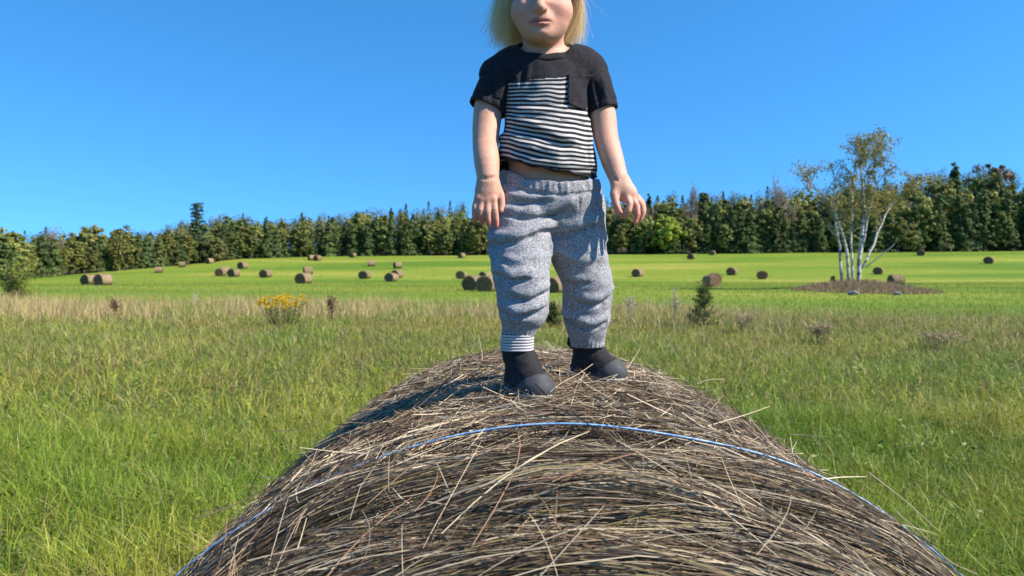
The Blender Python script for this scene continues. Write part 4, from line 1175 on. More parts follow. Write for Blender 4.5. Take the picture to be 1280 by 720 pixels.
# ---- materials of the child
skin_mat = attr_mat('skin', rough=.5, spec=.35, sss=.28, bump=.22, bump_scale=420)
def knit(name, base, fleck, amount, scale, rough=.9, bump=.5, lines=None):
    m, nt, b = new_mat(name); L = nt.links
    tc = nt.nodes.new('ShaderNodeTexCoord')
    vo = nt.nodes.new('ShaderNodeTexVoronoi'); vo.inputs['Scale'].default_value = scale
    L.new(tc.outputs['Object'], vo.inputs['Vector'])
    nz = nt.nodes.new('ShaderNodeTexNoise'); nz.inputs['Scale'].default_value = scale * .8; nz.inputs['Detail'].default_value = 3
    L.new(tc.outputs['Object'], nz.inputs['Vector'])
    sp = nt.nodes.new('ShaderNodeSeparateColor'); L.new(vo.outputs['Color'], sp.inputs[0])
    c = ramp(nt, sp.outputs[0], [(0.0, base), (max(amount - .22, .01), base), (amount, fleck), (1, fleck)])
    L.new(c, b.inputs['Base Color'])
    b.inputs['Roughness'].default_value = rough; b.inputs['Specular IOR Level'].default_value = .15
    b.inputs['Sheen Weight'].default_value = .05
    bp = nt.nodes.new('ShaderNodeBump'); bp.inputs['Strength'].default_value = bump; bp.inputs['Distance'].default_value = .002
    L.new(nz.outputs['Fac'], bp.inputs['Height']); L.new(bp.outputs['Normal'], b.inputs['Normal'])
    return m
trouser_mat = knit('heather_grey_knit', (.075, .078, .098), (.39, .39, .415), .50, 1050)
black_mat = knit('black_jersey', (.010, .010, .014), (.024, .023, .030), .7, 700, .85, .35)
def stripe_material():
    m, nt, b = new_mat('striped_jersey'); L = nt.links
    a = nt.nodes.new('ShaderNodeAttribute'); a.attribute_name = 'stripe'
    fr = nt.nodes.new('ShaderNodeMath'); fr.operation = 'FRACT'; L.new(a.outputs['Fac'], fr.inputs[0])
    tc = nt.nodes.new('ShaderNodeTexCoord'); nz = nt.nodes.new('ShaderNodeTexNoise'); nz.inputs['Scale'].default_value = 900; L.new(tc.outputs['Object'], nz.inputs['Vector'])
    ad = nt.nodes.new('ShaderNodeMath'); ad.operation = 'MULTIPLY_ADD'; ad.inputs[1].default_value = .16; L.new(nz.outputs['Fac'], ad.inputs[0]); L.new(fr.outputs[0], ad.inputs[2])
    r = ramp(nt, ad.outputs[0], [(0.0, (.018, .018, .024)), (.09, (.018, .018, .024)), (.15, (.47, .455, .445)), (.56, (.47, .455, .445)), (.62, (.018, .018, .024)), (1, (.018, .018, .024))])
    L.new(r, b.inputs['Base Color']); b.inputs['Roughness'].default_value = .88; b.inputs['Specular IOR Level'].default_value = .15
    bp = nt.nodes.new('ShaderNodeBump'); bp.inputs['Strength'].default_value = .35; bp.inputs['Distance'].default_value = .0015
    L.new(nz.outputs['Fac'], bp.inputs['Height']); L.new(bp.outputs['Normal'], b.inputs['Normal'])
    return m
stripe_mat = stripe_material()
neoprene_mat = noise_mat('neoprene', [(.3, (.010, .010, .012)), (.6, (.020, .020, .023)), (.72, (.06, .055, .05))], 420, .8, .5, 8, .25, dist=.002)
rubber_mat = noise_mat('grey_rubber', [(.3, (.036, .040, .047)), (.55, (.05, .055, .062)), (.75, (.085, .085, .085))], 45, .75, .12, 6, .3)
sole_mat = noise_mat('pale_sole', [(.3, (.27, .235, .20)), (.7, (.44, .39, .34))], 80, .7, .1, 4, .3)

person = empty('person', tuple(P(690, 488, 1.35)))
tag(person, 'blond toddler in striped shirt and grey trousers standing on the big hay bale', 'person')

# ---- body: one continuous figure
def torso(Fd, g, low=True):
    Fd.cone(P(640, 86, 1.385), P(722, 84, 1.385), .036 + g, .036 + g, .02)
    Fd.cone(P(618, 92, 1.375), P(655, 80, 1.385), .027 + g, .030 + g, .02)
    Fd.cone(P(742, 88, 1.385), P(712, 78, 1.385), .027 + g, .030 + g, .02)
    Fd.ell(P(682, 118, 1.375), (.080 + g, .060 + g, .075 + g), .03)
    Fd.ell(P(683, 180, 1.368), (.084 + g, .074 + g, .085 + g), .04)
    if low: Fd.ell(P(685, 228, 1.372), (.086 + g, .074 + g, .06 + g), .03)

def build_body():
    B = Field((-.12, 1.18, 1.60), (.30, 1.50, 2.50), .0023)
    torso(B, -.007)
    # legs inside the trousers
    B.chain([P(655, 262, 1.36), P(652, 345, 1.31), P(646, 436, 1.316), np.array([.014, 1.317, 1.645])], [.045, .034, .021, .019], .02)
    B.chain([P(716, 262, 1.375), P(733, 350, 1.39), P(733.5, 430, 1.425), np.array([.148, 1.428, 1.655])], [.045, .034, .021, .019], .02)
    # neck and head
    B.cone(P(679, 38, 1.375), P(681, 88, 1.385), .034, .040, .02)
    B.ell(P(676, -26, 1.385), (.064, .083, .076), .02)
    B.ell(P(677, 8, 1.352), (.0530, .064, .062), .03)
    B.cone(P(656.5, 16, 1.322), P(660, 27, 1.322), .0235, .020, .03); B.cone(P(697.5, 16, 1.322), P(695, 27, 1.322), .0235, .020, .03)
    B.ell(P(678.5, 41, 1.306), (.018, .016, .0145), .022)
    B.cone(P(669, 37, 1.325), P(687, 37, 1.325), .018, .018, .02)                    # jaw
    B.ell(P(675.5, 22, 1.298), (.0185, .013, .013), .014)                            # muzzle
    for sx in (-1, 1):
        B.ell(P(676 + sx * 16.5, -12, 1.288), (.0155, .012, .0125), .012, True)          # eye socket
        B.ell(P(676 + sx * 42, -2, 1.395), (.008, .017, .024), .008)                   # ear
    B.chain([P(676, -16, 1.300), P(675.5, -4, 1.286), P(675, 8.0, 1.2725)], [.0065, .0065, .0080], .012)
    B.cone(P(675, 8.6, 1.2725), P(675, 9.2, 1.2735), .0078, .0078, .006)
    for sx in (-1, 1):
        B.ell(P(675 + sx * 6.2, 10.6, 1.2815), (.0052, .0065, .0048), .005)
        B.ell(P(675 + sx * 3.6, 14.6, 1.2765), (.0026, .0034, .0019), .0015, True)
    B.cone(P(675.5, 16, 1.281), P(676.5, 21, 1.281), .0017, .0019, .003, True)          # philtrum
    m = B.surf_d(676.5, 25) or 1.285
    B.chain([P(662.5, 26.3, m + .0072), P(671, 23.8, m + .0022), P(676.5, 24.4, m + .0015), P(682, 23.6, m + .0022), P(691.5, 25.8, m + .0072)], [.0012, .0028, .0030, .0028, .0012], .003)
    B.chain([P(667, 28.2, m + .0058), P(673, 29.6, m + .0018), P(680, 29.5, m + .0018), P(687, 27.8, m + .0058)], [.0014, .0032, .0032, .0014], .003)
    B.chain([P(661.5, 27.4, m + .0068), P(668, 26.6, m + .0020), P(676.5, 27.0, m - .0012), P(684, 26.4, m + .0020), P(692, 26.2, m + .0068)], [.0010, .0013, .0014, .0013, .0010], .0016, True)
    B.cone(P(670, 34.5, m + .0005), P(684, 34.3, m + .0005), .003, .003, .006, True)       # hollow under the lip
    # child's right arm (left in the picture)
    B.chain(list(smooth_path([P(621, 96, 1.375), P(610, 140, 1.365), P(607, 178, 1.340), P(608.5, 203, 1.308), P(610, 222, 1.294)], 14)), list(np.interp(np.linspace(0, 4, 14), [0, 1, 2, 3, 4], [.031, .0280, .0245, .0235, .0200])), .012)
    W = P(610, 226, 1.316)
    B.ell(P(608.5, 239, 1.288), (.0220, .0130, .0245), .012)
    d = 1.284
    fing = [([(597, 246), (593.5, 259), (593, 268), (594.5, 275)], [.0062, .0056, .0052, .0045], [.004, 0, .002, .006]),
            ([(603, 249), (600.5, 262), (601, 271), (603, 278)], [.0066, .0060, .0056, .0048], [.001, -.004, -.001, .004]),
            ([(610, 249), (609.5, 264), (610.3, 275), (611.8, 282)], [.0068, .0062, .0057, .0049], [0, -.005, -.002, .004]),
            ([(617, 248), (618.5, 262), (620, 274), (620.5, 282)], [.0066, .0062, .0057, .0049], [.002, -.003, 0, .005])]
    for pts, rad, dz in fing: B.chain([P(a, b, d + q_) for (a, b), q_ in zip(pts, dz)], rad, .0032)
    B.chain([P(619, 231, 1.298), P(625.5, 244, 1.300), P(627, 254, 1.300), P(626, 263, 1.298)], [.0095, .0078, .0068, .0055], .007)
    for (a, b) in ((597.5, 247), (604, 249.5), (610.5, 249.5), (617, 248.5)): B.ell(P(a, b, d - .003), (.0052, .004, .005), .005)
    # child's left arm (right in the picture)
    B.chain(list(smooth_path([P(739, 94, 1.385), P(752, 140, 1.375), P(757.5, 172, 1.360), P(765.5, 200, 1.335), P(773, 223, 1.318)], 14)), list(np.interp(np.linspace(0, 4, 14), [0, 1, 2, 3, 4], [.030, .0265, .0232, .0215, .0175])), .012)
    B.ell(P(779, 236, 1.312), (.0195, .0150, .0220), .013, rot=.3)
    B.ell(P(786, 243, 1.312), (.0165, .0125, .0150), .012)
    fing = [([(783, 245), (787.5, 255), (786, 263), (778.5, 271)], [.0066, .0062, .0056, .0046], [-.004, -.012, -.014, -.010]),
            ([(790, 247), (796, 258), (797, 268), (794, 278)], [.0066, .0062, .0056, .0047], [0, -.004, -.006, -.004]),
            ([(795, 247), (802, 256), (804, 266), (801, 274)], [.0064, .0058, .0053, .0045], [.007, .008, .008, .009]),
            ([(797, 246), (803.5, 254), (805, 262), (803, 269)], [.0056, .0051, .0047, .0041], [.016, .020, .020, .020])]
    for pts, rad, dz in fing: B.chain([P(a, b, 1.308 + q_) for (a, b), q_ in zip(pts, dz)], rad, .0032)
    B.chain([P(771, 230, 1.308), P(767.5, 243, 1.300), P(770, 255, 1.297), P(774, 264, 1.296)], [.0095, .0080, .0070, .0054], .007)
    for pts in ([(600, 221), (609, 223.5), (619, 221)], [(766, 223), (773, 226), (781, 221)]): B.fold(pts, .0014, .006, True, .3)
    V, Q = B.nets(); V = relax(V, Q, 1, .4)
    # real skin colours: lips, cheeks, fingertips, knuckles
    N = len(V); c = np.tile(np.array([.55, .325, .24]), (N, 1))
    def blend(center, rad, col, amt, ex=2.0):
        nonlocal c
        w = amt * np.exp(-(np.linalg.norm((V - center) / np.asarray(rad), axis=1)) ** ex)
        c = c * (1 - w[:, None]) + np.array(col) * w[:, None]
    for sx in (-1, 1): blend(P(676 + sx * 25, 16, 1.30), .024, (.62, .30, .235), .55)
    blend(P(675, 9, 1.272), .013, (.62, .31, .245), .5)
    blend(P(677, 24.2, m), (.0225, .014, .0032), (.36, .13, .115), .9, 4)
    blend(P(677, 29.3, m), (.0190, .014, .0040), (.46, .18, .16), .9, 4)
    for a, b in ((664, 27.0), (670, 26.7), (676.5, 27.0), (683, 26.5), (690, 26.3)): blend(P(a, b, m + .002), (.0075, .012, .0011), (.16, .045, .04), .9, 4)
    for pts, dd in (([(594.5, 274), (603, 277), (611.8, 281), (620.5, 281)], 1.286), ([(778.5, 271), (794, 277), (801, 273), (774, 264)], 1.300)):
        for a, b in pts: blend(P(a, b, dd), .013, (.62, .20, .15), .8)
    for a, b, dd in ((608, 250, 1.28), (788, 250, 1.30), (607, 178, 1.33), (757, 172, 1.35)): blend(P(a, b, dd), (.03, .03, .018), (.58, .29, .22), .5)
    bl = (.5 + .5 * noise3(V[:, 0] * 45, V[:, 1] * 45, V[:, 2] * 45)) * .45 + (.5 + .5 * noise3(V[:, 0] * 170, V[:, 1] * 170, V[:, 2] * 170)) * .22
    c = c * (1 - bl[:, None]) + c * np.array([.98, .78, .72]) * bl[:, None]
    c = np.clip(c * (1 + .06 * noise3(V[:, 0] * 90, V[:, 1] * 90, V[:, 2] * 90))[:, None], 0, 1)
    body = obj('body', mesh_np('body', V, [Q], True, c), skin_mat, person)
    # eyes
    em = attr_flat2('eye_white', (.75, .74, .72), .15); im = attr_flat2('iris', (.10, .16, .22), .1)
    for sx in (-1, 1):
        o = ball('eye', P(676 + sx * 16.5, -12, 1.3040), .0115, em, person); ball_on(o, P(676 + sx * 16.5, -12, 1.2935), .0052, im)
    # finger nails of the hand whose back faces the camera
    return B
def attr_flat2(name, col, rough):
    m, nt, b = new_mat(name); b.inputs['Base Color'].default_value = (*col, 1); b.inputs['Roughness'].default_value = rough; return m
def ball_mesh(name, c, r, sc=(1, 1, 1)):
    bm = bmesh.new(); bmesh.ops.create_uvsphere(bm, u_segments=20, v_segments=14, radius=r)
    for v in bm.verts: v.co = Vector((v.co.x * sc[0] + c[0], v.co.y * sc[1] + c[1], v.co.z * sc[2] + c[2]))
    for f_ in bm.faces: f_.smooth = True
    me = bpy.data.meshes.new(name); bm.to_mesh(me); bm.free(); return me
def ball(name, c, r, mat, parent): return obj(name, ball_mesh(name, c, r), mat, parent)
def ball_on(par, c, r, mat): return obj('iris', ball_mesh('iris', c, r, (1, .5, 1)), mat, par)
body_field = build_body()

# ---- trousers
def build_trousers():
    T = Field((-.09, 1.19, 1.63), (.26, 1.49, 2.10), .0022)
    T.ell(P(685, 243, 1.374), (.0965, .086, .058), .02)
    T.ell(P(685, 222, 1.374), (.093, .084, .05), .02)
    T.chain([P(652, 265, 1.360), P(651, 305, 1.335), P(652, 345, 1.302), P(654, 385, 1.300), P(648, 416, 1.306), P(647, 445, 1.308)], [.066, .060, .0515, .0465, .030, .026], .02)
    T.chain([P(716, 262, 1.378), P(721, 308, 1.378), P(734, 352, 1.385), P(733, 395, 1.402), P(735, 425, 1.415), P(735, 452, 1.418)], [.064, .0555, .0495, .0460, .034, .028], .02)
    f = T.fold
    def overhang(pts, rr, rc, up=8.0):
        """cloth that sags over a crease: a ridge above, a sharp valley below"""
        f([(x_, y_ - up) for x_, y_ in pts], rr, rr * 1.3, False, .25)
        f(pts, rc, rc * .8, True, -.15)
    overhang([(612, 306), (634, 305), (660, 299), (684, 290), (700, 287)], .0105, .0062, 10)
    overhang([(692, 296), (712, 292), (732, 286), (752, 278)], .0085, .0052, 9)
    overhang([(630, 268), (656, 274), (684, 270), (712, 260)], .0075, .0042, 9)
    overhang([(636, 250), (660, 254), (690, 250)], .0055, .0032, 7)
    overhang([(618, 343), (634, 350), (650, 352), (662, 348)], .0080, .0062, 8)
    overhang([(640, 372), (658, 376), (676, 370), (688, 362)], .0070, .0052, 8)
    overhang([(624, 388), (646, 396), (670, 392), (682, 384)], .0085, .0062, 9)
    overhang([(708, 352), (722, 356), (736, 354)], .0060, .0045, 7)
    overhang([(722, 378), (738, 382), (754, 378), (766, 368)], .0080, .0055, 9)
    overhang([(702, 396), (720, 408), (742, 411), (758, 404)], .0085, .0060, 9)
    f([(745, 250), (750, 275), (757, 300)], .0058, .0080)
    f([(612, 312), (618, 326), (630, 334)], .0058, .0080)
    f([(700, 312), (716, 322), (738, 326)], .0060, .0085); f([(632, 322), (650, 326), (672, 316)], .0060, .0085)
    f([(688, 300), (689, 312), (690, 326)], .004, .006, True, .1)
    f([(724, 236), (724, 250), (724, 276)], .0018, .0025, True, -.2)                     # side seam
    X, Y, Z = T.grid()
    n = .0016 * noise3(X * 55, Y * 55, Z * 80).astype(np.float32) + .0022 * noise3(X * 24 + 3, Y * 24, Z * 36).astype(np.float32)
    T.f += n
    shell = np.maximum(T.f, -(T.f + .006))
    px = 640 + X * F / 1.30; py = HZ + (CAMZ - Z) * F / 1.30
    wt = np.interp(px, [600, 626, 642, 660, 700, 726, 748, 780], [205, 206, 214, 224, 228, 225, 220, 219]) - 4 * sstep((Y - 1.34) / .06)
    cut = (wt - py) * 1.3 / F
    zl = P(647, 420, 1.30)[2]; zr = P(735, 434, 1.41)[2]
    leg = np.where(X < .075, zl - Z, zr - Z)
    T.f = np.maximum(np.maximum(shell, cut), leg).astype(np.float32)
    V, Q = T.nets(); V = relax(V, Q, 1, .4)
    N = normals_of(V, Q)
    # gathers: waistband and ankle elastic
    pyv = HZ + (CAMZ - V[:, 2]) * F / 1.30; pxv = 640 + V[:, 0] * F / 1.30
    wv = np.interp(pxv, [600, 626, 642, 660, 700, 726, 748, 780], [205, 206, 214, 224, 228, 225, 220, 219])
    ang = np.arctan2(V[:, 1] - 1.37, V[:, 0] - .07)
    band = (pyv - wv < 15)
    g = np.where(pyv - wv < 20, np.exp(-((pyv - wv - 8) / 8.0) ** 2), 0)
    V = V + N * (g * (.0008 * np.sin(ang * 46 + 3 * noise2(ang * 6, pyv * .1)) + .001 * np.sin(ang * 19)) - .0035 * np.exp(-((pyv - wv - 17) / 2.4) ** 2))[:, None]
    for cx, cy, zz in ((P(647, 420, 1.305)[0], 1.305, zl), (P(735, 434, 1.415)[0], 1.415, zr)):
        a2 = np.arctan2(V[:, 1] - cy, V[:, 0] - cx); k_ = np.exp(-((V[:, 2] - zz) / .018) ** 2) * (np.hypot(V[:, 0] - cx, V[:, 1] - cy) < .06)
        V = V + N * (k_ * .0007 * np.sin(a2 * 22 + 2 * noise2(a2 * 3, V[:, 2] * 60)))[:, None]
    fb = band[Q].mean(1) > .5
    v1, q1, _ = sub_mesh(V, Q, ~fb); tr = obj('trousers', mesh_np('trousers', v1, [q1]), trouser_mat, person)
    v2, q2, _ = sub_mesh(V, Q, fb); obj('waistband', mesh_np('waistband', v2, [q2]), trouser_mat, tr)
    # rolled striped lining at the left ankle in the picture
    c0 = P(647, 417, 1.306); c1 = P(646, 438, 1.309)
    K = 66; t = np.linspace(0, 1, K); n_ = 48; th = np.linspace(0, 2 * np.pi, n_, endpoint=False)
    rad = .0298 + .0012 * np.abs(np.sin(t * math.pi * 6)) - .004 * (t > .97)
    V = (c0 + (c1 - c0) * t[:, None])[:, None] + np.stack([np.cos(th), np.sin(th), 0 * th], -1)[None] * rad[:, None, None] * (1 + .02 * np.sin(th * 5))[None, :, None]
    i = np.arange(K - 1)[:, None] * n_; j = np.arange(n_)[None]; j2 = (j + 1) % n_
    Qc = np.stack([i + j, i + n_ + j, i + n_ + j2, i + j2], -1).reshape(-1, 4)
    col = np.where((np.abs(np.sin(t * math.pi * 6)) > .45)[:, None], np.array([.50, .50, .51]), np.array([.13, .13, .14])); col = np.repeat(col, n_, 0)
    cf = obj('cuff', mesh_np('cuff', V.reshape(-1, 3), [Qc], True, col), attr_mat('cuff_lining', rough=.9, spec=.1, bump=.2, bump_scale=500), tr)
    cf['label'] = 'pale striped lining turned out at one ankle'
    # little white side tag
    d = T.surf_d(746.5, 274) or 1.37
    bm = bmesh.new(); bmesh.ops.create_cube(bm, size=1); c = P(746.5, 274, d - .001)
    for v in bm.verts: v.co = Vector((c[0] + v.co.x * .004 + v.co.z * .003, c[1] + v.co.y * .002, c[2] + v.co.z * .013))
    me = bpy.data.meshes.new('tag'); bm.to_mesh(me); bm.free(); obj('tag', me, attr_flat2('white_tag', (.75, .75, .75), .6), tr)
build_trousers()

# ---- shirt
def build_shirt():
    S = Field((-.08, 1.24, 1.97), (.25, 1.50, 2.30), .0019)
    torso(S, .002)
    S.ell(P(683, 205, 1.372), (.092, .082, .06), .03)
    f = S.fold
    f([(636, 148), (660, 154), (690, 166), (716, 176)], .0085, .010)
    f([(632, 172), (656, 182), (690, 190), (730, 194)], .0085, .010)
    f([(640, 136), (668, 140), (706, 134)], .005)
    f([(735, 140), (736, 165), (738, 200)], .006)
    f([(628, 150), (628, 172), (630, 192)], .006)
    f([(640, 195), (670, 202), (710, 206), (742, 206)], .0065)
    f([(644, 158), (668, 166), (696, 178), (724, 184)], .0055, .005, True, -.1)
    f([(700, 150), (716, 156), (736, 156)], .004, .004, True, 0)
    f([(646, 128), (680, 132), (712, 128)], .003, .005, True, .1)
    f([(640, 84), (648, 104), (646, 124)], .0055); f([(662, 82), (660, 96), (652, 112)], .004)
    f([(652, 82), (654, 100), (648, 116)], .003, .005, True, .1)
    f([(728, 90), (722, 108), (726, 128)], .004)
    X, Y, Z = S.grid()
    S.f += (.0011 * noise3(X * 60, Y * 60, Z * 60) + .0022 * noise3(X * 22, Y * 22, Z * 40)).astype(np.float32)
    unc = S.f.copy()
    shell = np.maximum(unc, -(unc + .0042))
    px = 640 + X * F / 1.30; py = HZ + (CAMZ - Z) * F / 1.30
    front = 1 - sstep((Y - 1.33) / .07)
    hem = np.interp(px, [590, 612, 626, 640, 660, 700, 730, 748, 780], [206, 204, 199, 200, 206, 214, 219, 221, 221])
    hem = hem * front + 212 * (1 - front) + 1.2 * np.sin(px * .22)
    cut = (py - hem) * 1.3 / F
    # neck hole: a tilted plane, lower at the front
    c = P(682.5, 70, 1.33)
    nk = np.sqrt((X - c[0]) ** 2 + ((Y - 1.385) * 1.08) ** 2) - .058
    plane = (c[2] + (Y - 1.331) * .55) - Z
    S.f = np.maximum(np.maximum(shell, cut), -np.maximum(nk, plane)).astype(np.float32)
    V, Q = S.nets(); V = relax(V, Q, 1, .4)
    pxv, pyv = pix_of(V)
    yk = np.interp(pxv, [600, 640, 676, 712, 770], [109, 103.5, 99, 97, 96]); top = (pyv < yk) | ((pyv < 138) & ((pxv > 744) | (pxv < 630)))
    ft = top[Q].mean(1) > .5
    v1, q1, u1 = sub_mesh(V, Q, ~ft)
    p1, r1 = pix_of(v1)
    sag = np.interp(r1, [90, 140, 180, 225], [-.06, .03, .13, .13]) * (p1 - 684) + 4.0 * np.sin((p1 - 640) / 30.0 + r1 * .03) * np.interp(r1, [90, 150, 200], [.2, .9, .5]) + 2.0 * noise2(p1 * .06, r1 * .05)
    sh = obj('shirt', mesh_np('shirt', v1, [q1], True, None, {'stripe': (r1 - sag + 2) / 5.5}), stripe_mat, person)
    v2, q2, _ = sub_mesh(V, Q, ft); obj('yoke', mesh_np('yoke', v2, [q2]), black_mat, sh)
    # sleeves
    def sleeve(a, b, ra, rb, lo, hi, folds):
        G = Field(lo, hi, .0019)
        G.chain([a, (a + b) / 2 + np.array([0, 0, .004]), b + (b - a) * .5], [ra, (ra + rb) / 2 + .002, rb + .003], .01)
        for pts, r_, sb in folds: G.fold(pts, r_, None if not sb else .005, sb, .35 if not sb else .1)
        gx_, gy_, gz_ = G.grid()
        G.f += (.0014 * noise3(gx_ * 40, gy_ * 40, gz_ * 50)).astype(np.float32)
        ax = nrm(b - a)
        cut_ = (gx_ - b[0]) * ax[0] + (gy_ - b[1]) * ax[1] + (gz_ - b[2]) * ax[2]
        G.f = np.maximum(np.maximum(G.f, -(G.f + .0042)), cut_).astype(np.float32)
        V, Q = G.nets(); V = relax(V, Q, 1, .4)
        dist = (V - b) @ ax; N = normals_of(V, Q)
        V = V - N * (.0014 * np.exp(-((dist + .013) / .0022) ** 2))[:, None]             # hem stitching line
        obj('sleeve', mesh_np('sleeve', V, [Q]), black_mat, sh)
    sleeve(P(628, 95, 1.378), P(609.5, 137, 1.366), .037, .0335, (-.10, 1.28, 2.05), (.03, 1.46, 2.26), [([(600, 100), (604, 118), (606, 134)], .004, False), ([(624, 90), (628, 112), (622, 132)], .005, False), ([(612, 96), (616, 114), (614, 132)], .003, True)])
    sleeve(P(738, 93, 1.386), P(753.5, 140, 1.374), .0345, .0268, (.09, 1.28, 2.05), (.24, 1.46, 2.26), [([(752, 98), (756, 116), (760, 134)], .004, False), ([(744, 104), (748, 122), (750, 136)], .003, True)])
    # collar band
    th = np.linspace(0, 2 * np.pi, 90); cx, cyy = c[0], 1.385
    y_ = cyy + .058 / 1.08 * np.sin(th); x_ = cx + .058 * np.cos(th)
    z_ = c[2] - .001 + (y_ - 1.331) * .55 + .0008 * np.sin(th * 9)
    cur = np.stack([x_, y_, z_], -1)
    nb = 8; K = len(th); Vc = np.zeros((K, nb, 3)); rad = nrm(np.stack([np.cos(th), np.sin(th), 0 * th], -1))
    for j in range(nb):
        a = 2 * math.pi * j / nb; Vc[:, j] = cur + rad * (.0026 * math.cos(a)) + np.array([0, 0, 1.0]) * (.0072 * math.sin(a)) - rad * (.0035 * math.sin(a))
    i = np.arange(K - 1)[:, None] * nb; j = np.arange(nb)[None]; j2 = (j + 1) % nb
    obj('collar', mesh_np('collar', Vc.reshape(-1, 3), [np.stack([i + j, i + nb + j, i + nb + j2, i + j2], -1).reshape(-1, 4)]), black_mat, sh)
    # chest pocket
    Kx, Ky = 22, 26; Vp = []; Sf = Field.surf_d
    S.f = unc
    lasth = 1.31
    gr = np.zeros((Kx, Ky, 3))
    for a in range(Kx):
        u = a / (Kx - 1)
        for b in range(Ky):
            w = b / (Ky - 1); bot = 129 + 7.5 * (1 - abs(2 * u - 1.0)) ; y0 = 92.5
            pxx = 710.5 + u * 38.5 - 1.2 * w; pyy = y0 + w * (bot - y0) + u * 1.0
            d = S.surf_d(pxx, pyy) or lasth; lasth = d
            gr[a, b] = (pxx, pyy, d)
    dd = gr[:, :, 2].copy()
    for _ in range(4): dd[1:-1, 1:-1] = (dd[:-2, 1:-1] + dd[2:, 1:-1] + dd[1:-1, :-2] + dd[1:-1, 2:] + dd[1:-1, 1:-1] * 2) / 6
    outp = np.zeros((2, Kx, Ky, 3))
    for a in range(Kx):
        for b in range(Ky):
            edge = min(a, b, Kx - 1 - a, Ky - 1 - b); lift = .0052 + (.0010 if edge == 1 else 0) - (.0004 if edge == 3 else 0)
            if b in (4, 5): lift -= .0007
            outp[0, a, b] = P(gr[a, b, 0], gr[a, b, 1], dd[a, b] - lift); outp[1, a, b] = P(gr[a, b, 0], gr[a, b, 1], dd[a, b] + .002)
    Vp = outp.reshape(-1, 3); fs = []
    def id_(k, a, b): return k * Kx * Ky + a * Ky + b
    for a in range(Kx - 1):
        for b in range(Ky - 1): fs.append([id_(0, a, b), id_(0, a, b + 1), id_(0, a + 1, b + 1), id_(0, a + 1, b)])
    ring = [(a, 0) for a in range(Kx)] + [(Kx - 1, b) for b in range(1, Ky)] + [(a, Ky - 1) for a in range(Kx - 2, -1, -1)] + [(0, b) for b in range(Ky - 2, 0, -1)]
    for k in range(len(ring)):
        a, b = ring[k]; a2, b2 = ring[(k + 1) % len(ring)]; fs.append([id_(0, a, b), id_(0, a2, b2), id_(1, a2, b2), id_(1, a, b)])
    obj('pocket', mesh_np('pocket', Vp, [np.array(fs)]), black_mat, sh)
    # hem roll
    hx = np.linspace(623, 747, 70); pth = []
    for a in hx:
        hy = np.interp(a, [590, 612, 626, 640, 660, 700, 730, 748, 780], [206, 204, 199, 200, 206, 214, 219, 221, 221]) + 1.2 * math.sin(a * .22)
        d = S.surf_d(a, hy - 1)
        if d: pth.append(P(a, hy - .8, d + .0006))
    V, Q_, T_ = tube_np(np.array(pth), np.full(len(pth), .0026), 7); obj('hem', mesh_np('hem', V, [Q_, T_]), black_mat, sh)
build_shirt()

